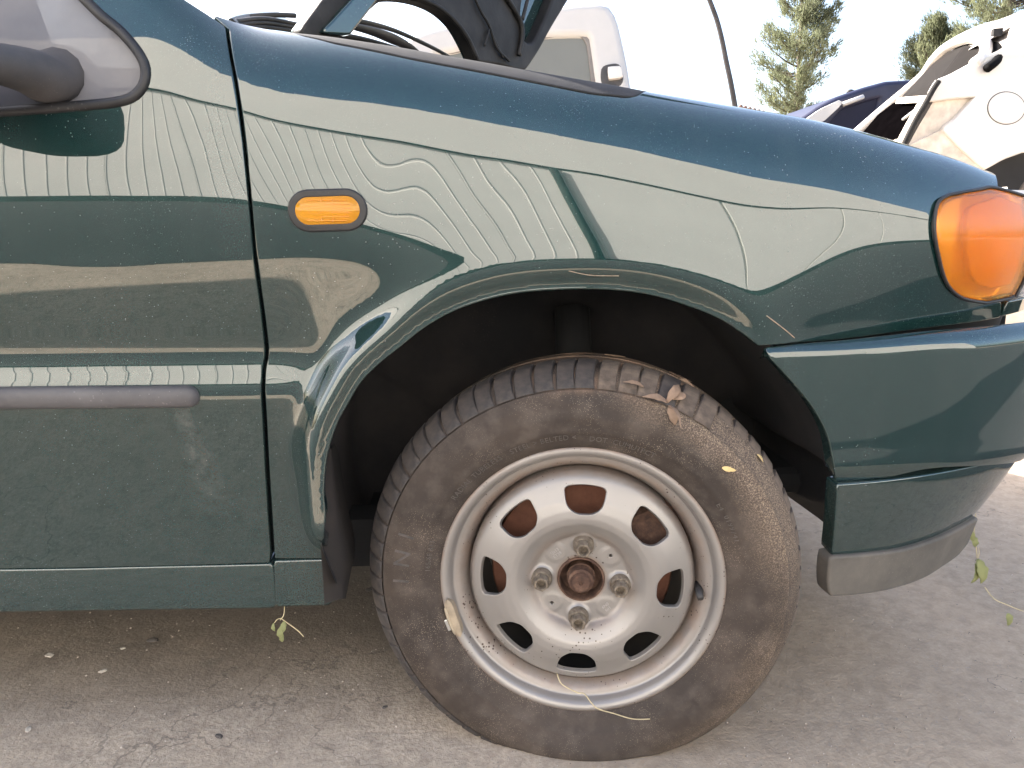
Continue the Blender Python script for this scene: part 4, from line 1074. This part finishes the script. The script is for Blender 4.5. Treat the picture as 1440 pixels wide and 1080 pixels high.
# tailgate opening: near pillar, far pillar, roof edge
def wtube(name, pts, rad, mat, **kw):
    bm = bmesh.new(); bm_tube(bm, [Vector(q)-wk.location for q in spline([tuple(v) for v in pts], 6)], rad, 10, **kw); return bm_obj(name, bm, mat, wk, smooth=True)
far = [at(1203,188,4.2), at(1240,156,4.15), at(1281,122,4.05), at(1300,104,3.95), at(1312,86,3.85), at(1330,68,3.75), at(1356,55,3.6), at(1376,54,3.35), at(1386,62,3.15), at(1384,78,3.0), at(1370,90,2.97)]
wtube('hatch_frame', far, .030, WHITEP)
wtube('hatch_seal', [p+Vector((.035, -.05, -.03)) for p in far], .022, simple('perished_seal', (.004, .004, .0045), .9, 0, .3, 12, Specular_IOR_Level=.1))
wtube('pillar_seal', [at(1320,114,2.93), at(1312,126,2.93), at(1301,146,2.93), at(1286,172,2.93), at(1270,205,2.93)], .014, simple('pillar_rubber', (.012, .011, .011), .9, 0, .3, 12))
wtube('roof_edge', [at(1300,103,4.15), at(1330,66,4.1), at(1372,43,4.0), at(1410,32,3.6), at(1445,24,3.0)], .022, WHITEP)
def wquad(name, pts, mat, thick=.01):
    bm = bmesh.new(); q = [bm.verts.new(Vector(p)-wk.location) for p in pts]; f = bm.faces.new(q)
    r = bmesh.ops.extrude_face_region(bm, geom=[f]); bmesh.ops.translate(bm, verts=[g for g in r['geom'] if isinstance(g, bmesh.types.BMVert)], vec=(.0, thick, .0)); return bm_obj(name, bm, mat, wk)
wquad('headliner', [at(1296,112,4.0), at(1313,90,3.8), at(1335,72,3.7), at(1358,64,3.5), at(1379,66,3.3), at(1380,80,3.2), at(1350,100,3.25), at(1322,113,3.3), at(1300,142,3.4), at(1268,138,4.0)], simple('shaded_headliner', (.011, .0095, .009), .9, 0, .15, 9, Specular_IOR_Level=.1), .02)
wquad('boot_floor', [at(1213,192,3.9), at(1240,160,3.9), at(1262,143,3.9), at(1300,146,3.4), at(1286,170,3.3), at(1268,210,3.2), at(1225,215,3.6)], simple('boot_shade_black', (.0012, .001, .0012), .95, 0, .3, 12, Specular_IOR_Level=.0), .05)  # shade inside the boot put into a near-black colour
wquad('boot_sill', [at(1264,137,3.75), at(1303,134,3.35), at(1301,143,3.33), at(1262,145,3.73)], CREAM, .02)
wquad('side_window_void', [at(1386,76,3.05), at(1412,64,3.05), at(1418,66,3.04), at(1400,76,3.04)], DARK, .02)
wtube('gas_strut', [at(1305,141,3.1), at(1270,168,3.35)], .008, simple('grey_strut', (.5, .5, .5), .4, .6, .1))
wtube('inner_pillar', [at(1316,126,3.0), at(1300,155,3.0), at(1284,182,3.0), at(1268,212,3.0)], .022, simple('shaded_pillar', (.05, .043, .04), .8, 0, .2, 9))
wquad('window_inner', [at(1390,58,3.2), at(1398,40,3.3), at(1424,34,3.1), at(1424,58,3.0), at(1414,66,3.0), at(1392,74,3.1)], simple('window_reveal', (.22, .20, .19), .8, 0, .2, 9), .02)
wquad('hinge_pocket', [at(1398,40,3.02), at(1411,39,3.02), at(1410,50,3.02), at(1397,50,3.02)], DARK, .02)
wquad('roof_panel', [at(1300,103,4.16), at(1372,40,4.05), at(1640,-62,4.05), at(1640,-34,2.95), at(1445,23,2.96), at(1390,56,3.15)], WHITEP, .015)
wquad('far_side', [at(1203,190,4.25), at(1281,124,4.22), at(1372,46,4.2), at(1640,-58,4.2), at(1640,330,4.2), at(1203,330,4.25)], TRIM, .02)
bm = bmesh.new(); bm_box(bm, (.9, .5, .66), (2.2, 1.2, .5), bevel=.08); bm_obj('wreck_underbody', bm, DARK, wk)

# white bumper skin lying beyond the lamp
lb_ = empty('loose_bumper', tuple(at(1440, 285, 2.1))); tag(lb_, 'white plastic bumper skin propped just beyond the orange lamp', 'bumper')
bm = bmesh.new(); V = []
for i in range(15):
    t = i/14; a = pi*.55*t
    for j in range(7):
        b = -1.0+2.0*j/6; V.append(bm.verts.new((-.09+.30*(1-cos(a)), .25*sin(a)-.03*cos(b), .10*b*.6)))
for i in range(14):
    for j in range(6): bm.faces.new((V[i*7+j], V[(i+1)*7+j], V[(i+1)*7+j+1], V[i*7+j+1]))
bm_obj('bumper_skin', bm, WHITEP, lb_, smooth=True)
bm = bmesh.new(); z = lb_.location.z; bm_box(bm, (.18, .12, -(z-GZ)/2-.03), (.3, .1, z-GZ-.06)); bm_obj('support_block', bm, CREAM, lb_)

# dark blue car farther back
dk = empty('dark_blue_car', tuple(ground_at(1200, 420)+Vector((0, 4.0, 0)))); tag(dk, 'dark navy blue car roof and window between pine and stripped white hatchback', 'car')
YD = 6.6
def df(px, py): return at(px, py, YD)
NAVY = simple('navy_car_paint', (.012, .014, .040), .5, .0, .2, 8)
def dp(name, loop, mat, holes=(), **kw):
    o = flat_panel(name, df, Vector((0, YD, 0)), (1,0,0), (0,0,1), (0,-1,0), loop, mat, dk, holes, corner=True, **kw); o.location = -dk.location; return o
dwin = [(1157,176), (1181,148), (1222,135), (1243,131), (1238,160), (1216,190), (1150,190)]
dp('car_side', [(1100,190), (1132,171), (1152,157), (1178,143), (1215,130), (1248,121), (1300,118), (1420,122), (1500,170), (1560,190), (1570,330), (1060,330), (1060,215)], NAVY, [dwin], sp=.10, r=.05, depth=1.5)
dp('side_glass', dwin, simple('dark_car_glass', (.010, .010, .026), .5, 0, .1, 5, Specular_IOR_Level=.2), sp=.10, r=.005, depth=.01, k=-.03)
bm = bmesh.new(); bm_tube(bm, [at(1185,147,YD-.06)-dk.location, at(1214,136,YD-.06)-dk.location], .022, 8); bm_obj('roof_rail', bm, WHITEP, dk, smooth=True)
dp('windscreen_glare', [(1118,178), (1150,155), (1180,141), (1181,147), (1156,170), (1140,180)], WHITEP, sp=.08, r=.004, depth=.03, k=.055)  # sun glare on the windscreen edge painted as a white strip
bm = bmesh.new(); bmesh.ops.create_icosphere(bm, subdivisions=2, radius=.03, matrix=Matrix.Translation(at(1196,129,YD+.1)-dk.location)@Matrix.Diagonal((1.4, 1, .8, 1))); bm_obj('antenna_base', bm, PLASTIC, dk, smooth=True)

# pine trees
def needle_mat(name, a, b):
    t = NT(name); c = t.mix(t.noise(1.6, 3), a, b); d = t.pr(c, .7); tr = t.n('ShaderNodeBsdfTranslucent', i_Color=c)
    m = t.n('ShaderNodeMixShader', i_0=.5); t.set(m.inputs[1], d); t.set(m.inputs[2], tr.outputs[0]); return t.done(m.outputs[0])
NEEDLE = needle_mat('pine_needles', (.11, .13, .08), (.19, .205, .12)); BARK = simple('pine_bark', (.07, .055, .042), .9, 0, .4, 8, .5)
def pine(base, H, h0, rad, seed, label, nb=80, dens=1.0, top_taper=1.0):
    rnd = random.Random(seed); t = empty('pine_tree', base); tag(t, label, 'tree', 'pine trees beyond the yard')
    bm = bmesh.new(); tr = [(rnd.uniform(-.06, .06)*min(1, k/2), rnd.uniform(-.06, .06), H*k/9) for k in range(10)]
    bm_tube(bm, tr, list(np.linspace(.17, .02, 10)), 9)
    V, F = [], []
    def clump(c, d, s):
        n = int(34*dens)
        for _ in range(n):
            v = Vector((rnd.gauss(0, 1), rnd.gauss(0, 1), rnd.gauss(0, 1))).normalized()*.75+d*.9; v.normalize()
            p = c+Vector((rnd.gauss(0, s*.45), rnd.gauss(0, s*.45), rnd.gauss(0, s*.55))); L = rnd.uniform(.10, .20)
            sd = v.cross(Vector((rnd.gauss(0, 1), rnd.gauss(0, 1), rnd.gauss(0, 1)))).normalized()*.016
            i = len(V); V.extend([p-sd, p+sd, p+v*L]); F.append((i, i+1, i+2))
    for b in range(nb):
        f = b/nb; z = h0+(H-h0)*f**.9; az = rnd.uniform(0, 2*pi); prof = (1-f)**.75*(.55+.45*min(1, f/.25))
        L = rad*prof*rnd.uniform(.65, 1.12)+.15; rise = rnd.uniform(.35, .8)+.5*f
        p = Vector((0, 0, z)); pts = [p.copy()]; n = 6
        for k in range(n):
            d = Vector((cos(az), sin(az), rise*(.35+.9*k/n))).normalized(); p = p+d*L/n; pts.append(p.copy())
            if k >= 1:
                for q in range(2): clump(p+Vector((rnd.gauss(0, .10), rnd.gauss(0, .10), rnd.gauss(0, .08))), d+Vector((0, 0, .5)), .11+.10*L/rad)
                if k >= 2 and rnd.random() < .85:
                    sd = d.cross(Vector((0, 0, 1))).normalized()*rnd.choice((-1, 1)); e = p+(sd+d*.6+Vector((0, 0, .5)))*L*.16; clump(e, d+Vector((0, 0, .6)), .12)
                    bm_tube(bm, [p, e], [.012, .005], 4, cap=False)
        bm_tube(bm, pts, list(np.linspace(.045*(1-f*.7), .008, n+1)), 5, cap=False)
    for k in range(int(14*dens)): clump(Vector((0, 0, H-1.2*k/14)), Vector((0, 0, 1)), .12)
    bm_obj('trunk', bm, BARK, t, smooth=True); mesh_obj('crown', V, F, NEEDLE, t, smooth=False)
b1 = at(1117, 165, 25.0)
pine((b1.x, 25.0, GZ), 9.4, b1.z-.5, 1.75, 5, 'tall pine standing alone in white sky above the fender', 72, .85)
b2_ = at(1392, 60, 21.0); pine((b2_.x+.5, 21.0, GZ), 11.5, b2_.z-.6, 2.6, 11, 'broad pine crown at the top right behind the white wreck', 95, 1.1)
b3_ = at(1318, 75, 22.5); pine((b3_.x, 22.5, GZ), b3_.z+.75, b3_.z-1.2, 1.05, 17, 'small rounded pine left of the broad crown behind the white wreck', 34, 1.2)

# distant tiled roof
rf = empty('tiled_shed', (at(1090,160,30).x-2, 31.5, GZ)); tag(rf, 'brown barrel tiled roof edge far off below the lone pine', 'building')
A = at(1042, 150, 30.0); B = at(1117, 169, 30.0)
bm = bmesh.new(); c = (A+B)/2-rf.location; bm_box(bm, (c.x, .1, (B.z-.5)/2), (1.6, 2.0, B.z-.8)); bm_obj('shed_wall', bm, CREAM, rf)
TILE = simple('brown_clay_tile', (.22, .13, .10), .85, 0, .25, 6)
bm = bmesh.new(); d = (B-A); n0 = Vector((0, 3.0, -.5)); q = [A-d*.2, B, B+n0, A-d*.2+n0]; q = [bm.verts.new(p-rf.location-Vector((0, 0, .06))) for p in q]; bm.faces.new(q); bm_obj('roof_slope', bm, TILE, rf)
bm = bmesh.new(); bm_tube(bm, [(0, 0, 0), (0, 3.0, -.5)], .085, 10); tm = bm_obj('roof_tile', bm, TILE, rf, smooth=True)
for k in range(13):
    o = tm if k == 0 else tm.copy()
    if k: COL.objects.link(o)
    o.location = A+d*(k/12)-rf.location

# bent pole
pe = [at(1034,152,6.0), at(1028,118,6.0), at(1021,85,6.0), at(1015,55,6.0), at(1008,28,6.0), at(1000,6,6.0), at(990,-20,6.0), at(975,-60,6.0)]
base = Vector((pe[0].x+.12, 6.0, GZ)); pl = empty('bent_pole', tuple(base)); tag(pl, 'thin dark bent pole rising behind the fender left of the pine', 'pole')
bm = bmesh.new(); bm_tube(bm, [Vector((0, 0, 0))]+[p-base for p in [Vector(q) for q in spline([tuple(v) for v in pe], 4)]], [.030]+list(np.linspace(.024, .019, 29)), 10); bm_obj('pole_shaft', bm, simple('dark_steel', (.05, .045, .045), .6, .3, .3, 9), pl, smooth=True)
bm = bmesh.new(); bm_box(bm, (0, 0, .02), (.2, .2, .04), bevel=.01); bm_obj('pole_foot', bm, CREAM, pl)

# ------------------------------------------------------------------ leaves, stems, stones
LEAFG = needle_mat('wilted_leaf', (.30, .34, .15), (.46, .46, .24)); LEAFB = simple('dry_brown_leaf', (.25, .17, .12), .8, 0, .3, 60); LEAFY = simple('yellow_leaf_flake', (.62, .46, .22), .8, 0, .2, 60); STEM = simple('dry_stem', (.50, .42, .26), .8, 0, .2, 60)
def leaf_mesh(bm, c, d, side, nrm, L, W, curl=.3, lobes=0, seed=0, fold=.25):
    rnd = random.Random(seed); n = 8; rows = []
    for i in range(n+1):
        t = i/n; w_ = W*math.sin(pi*min(1, t*.92+.06))**.8*(1-.35*t)*(1+rnd.uniform(-.16, .16)); p = c+d*L*t+nrm*L*curl*(math.sin(t*2.6)-.2*t)
        rows.append([bm.verts.new(p-side*w_*.5+nrm*(fold*w_+rnd.uniform(-.06, .06)*W)), bm.verts.new(p), bm.verts.new(p+side*w_*.5+nrm*(fold*w_+rnd.uniform(-.06, .06)*W))])
    for a, b in zip(rows, rows[1:]):
        for k in range(2): bm.faces.new((a[k], a[k+1], b[k+1], b[k]))
bpy.context.view_layer.update()
DG = bpy.context.evaluated_depsgraph_get()
def hit_at(px, py):
    ok, loc, nr, idx, ob, mw = scn.ray_cast(DG, Vector(CAM), Vector(ray(px, py)).normalized()); return loc, nr
def leaf(name, label, px, py, Y, ang, L, W, mat, par=None, curl=.2, seed=0, ny=-1.0, grp=None):
    a = R_(ang); d = Vector((cos(a), -.15, sin(a))).normalized(); nrm = Vector((.2*cos(seed), ny, .3*sin(seed*1.7))).normalized()
    if par is None:
        c, nrm = hit_at(px, py)
        if nrm.dot(Vector(ray(px, py))) > 0: nrm = -nrm
        c = c+nrm*.0015; d = Vector((cos(a), 0, sin(a))); d = (d-nrm*d.dot(nrm)).normalized()
    else: c = at(px, py, Y)
    side = d.cross(nrm).normalized(); nrm = side.cross(d)
    bm = bmesh.new(); off = Vector((0, 0, 0)) if par is None else par.location
    leaf_mesh(bm, (c-off) if par is not None else Vector((0, 0, 0)), d, side, nrm, L, W, curl, seed=seed)
    o = bm_obj(name, bm, mat, par, smooth=True)
    sm = o.modifiers.new('thickness', 'SOLIDIFY'); sm.thickness = .0004
    if par is None: o.location = c; tag(o, label, 'leaf', grp)
    return o
def stem(par, pts, rad, name='stem'):
    bm = bmesh.new(); bm_tube(bm, [Vector(q)-par.location for q in spline([tuple(v) for v in pts], 5)], rad, 6); return bm_obj(name, bm, STEM, par, smooth=True)
sp = empty('leaf_sprig', tuple(at(400, 853, .10))); tag(sp, 'small wilted green sprig hanging below the sill', 'plant')
stem(sp, [at(400,853,.10), at(399,865,.09), at(394,872,.09)], .0007); stem(sp, [at(396,870,.09), at(407,878,.085), at(418,886,.08), at(427,895,.075)], .0007); stem(sp, [at(397,869,.09), at(390,871,.09), at(386,876,.09)], .0006)
for i, (px, py, an, L, W) in enumerate([(400,873,-100,.016,.009), (396,880,-95,.017,.010), (385,876,-80,.011,.007), (397,890,-88,.012,.008), (402,876,-120,.012,.008)]): leaf('leaf_blade', '', px, py, .088, an, L, W, LEAFG, sp, seed=i+1, curl=.25)
vi = empty('vine', tuple(at(1365, 740, .24))); tag(vi, 'wilted vine with pale green leaves hanging beside the spoiler', 'plant')
stem(vi, [at(1372,722,.24), at(1370,750,.235), at(1373,772,.23), at(1374,785,.23)], .0007); stem(vi, [at(1376,770,.23), at(1377,778,.23), at(1374,790,.23)], .0005)
stem(vi, [at(1385,826,.225), at(1398,842,.22), at(1415,850,.21), at(1440,860,.20), at(1470,868,.19)], .0008)
for i, (px, py, an, L, W, cu) in enumerate([(1361,740,-70,.026,.011,.2), (1366,752,-75,.020,.012,.3), (1374,786,-80,.040,.022,.15), (1371,792,-105,.032,.016,.2), (1377,790,-72,.034,.016,-.2), (1417,862,-85,.018,.014,.1), (1419,866,-100,.016,.010,.2)]): leaf('leaf_blade', '', px, py, .228, an, L, W, LEAFG, vi, seed=i+3, curl=cu)
gr = 'dry leaves caught on the tyre'
for i, (px, py, an, L, W, mt, lb2) in enumerate([
    (937,566,55,.030,.013,LEAFB,'large dry brown leaf curled upward on the tyre shoulder'), (938,567,170,.032,.010,LEAFB,'narrow dry leaf pointing left on the tyre shoulder'),
    (941,570,-75,.024,.014,LEAFB,'short broad dry leaf hanging down on the tyre shoulder'), (939,572,-102,.038,.006,LEAFB,'thin dry leaf stalk hanging lowest on the tyre shoulder'),
    (945,562,20,.018,.013,LEAFB,'small dry leaf at the right of the curled cluster'), (940,524,-25,.034,.010,LEAFB,'flat brown leaf lying on top of the tread'),
    (955,533,-28,.022,.008,LEAFB,'narrow brown leaf lying along the tread edge'), (1015,657,-12,.017,.007,LEAFY,'torn yellow leaf flake stuck to the tyre sidewall'), (1063,640,-65,.012,.007,LEAFY,'tiny yellow leaf flake on the tyre shoulder'),
    (850,500,10,.028,.008,LEAFB,'brown leaf scrap on the top of the tread'), (905,545,165,.026,.006,LEAFB,'twig thin dry leaf at the left of the cluster')]):
    leaf('dry_leaf', lb2, px, py, -.012 if i not in (5, 6, 9) else .03, an, L, W, mt, curl=(.22 if i not in (5, 6, 9) else -.05) if mt is LEAFB else .04, seed=i+2, ny=-1.0)
# thin dry grass stalk on the rim
gs = empty('grass_stalk', tuple(at(783, 950, .02))); tag(gs, 'thin dry grass stalk hanging across the lower rim', 'plant')
stem(gs, [at(783,946,.035), at(790,962,.022), at(812,974,.018), at(822,976,.016), at(838,995,.014), at(862,1003,.010), at(890,1011,.008), at(914,1011,.006)], .0007)
# stones: the few bigger ones singly, grit as one mass
STONE = simple('pale_stone', (.45, .41, .36), .9, 0, .3, 80); STONED = simple('dark_stone', (.09, .08, .075), .9, 0, .3, 80)
for i, (px, py, s, mt, lb2) in enumerate([(70,922,.0055,STONE,'flat white pebble on the concrete at the far left'), (173,912,.0030,STONE,'small pale pebble right of the flat white one'), (215,901,.0065,STONED,'dark stone chip in the shade below the sill'),
    (541,995,.0030,STONED,'tiny dark pebble left of the tyre bottom'), (145,944,.0045,STONE,'pale stone chip near the left edge'), (40,1026,.004,STONE,'pale stone splinter low at the far left'), (308,1036,.004,STONED,'dark chip at the bottom of the concrete'), (520,830,.006,STONED,'black lump of dirt between tyre and splash guard'), (1165,828,.005,STONE,'pale chip beside the black spoiler lip')]):
    rnd = random.Random(i); bm = bmesh.new(); bmesh.ops.create_icosphere(bm, subdivisions=2, radius=1.0)
    for v in bm.verts: n_ = mnoise.noise(v.co*1.3+Vector((i*3, 0, 0))); v.co = Vector((v.co.x*s*1.5, v.co.y*s, v.co.z*s*.5))*(1+.45*n_)
    p = ground_at(px, py); o = bm_obj('stone', bm, mt, smooth=False); o.location = p+Vector((0, 0, s*.25)); o.rotation_euler = (0, 0, rnd.uniform(0, 3)); tag(o, lb2, 'stone', 'stones on the concrete')
rnd = random.Random(3); V = []; F = []
for k in range(2600):
    px = rnd.uniform(-60, 1500); py = rnd.uniform(700, 1110); p = ground_at(px, py); s = rnd.choice((.0006, .0008, .0010, .0014, .0020))*rnd.uniform(.7, 1.2); i = len(V)
    for dx, dy, dz in ((1, 0, 0), (-.4, .9, 0), (-.5, -.8, 0), (.1, .05, .9)): V.append((p.x+dx*s*rnd.uniform(.7, 1.4), p.y+dy*s*rnd.uniform(.7, 1.4), GZ+dz*s+.0001))
    F += [(i, i+1, i+3), (i+1, i+2, i+3), (i+2, i, i+3)]
t = NT('grit'); gm = t.done(t.pr(t.ramp(t.noise(500, 1), [(.35, (.10, .085, .075)), (.5, (.30, .26, .22)), (.65, (.55, .48, .42))]), .9))
o = mesh_obj('grit', V, F, gm, smooth=False); tag(o, 'fine grit scattered over the concrete', kind='stuff')
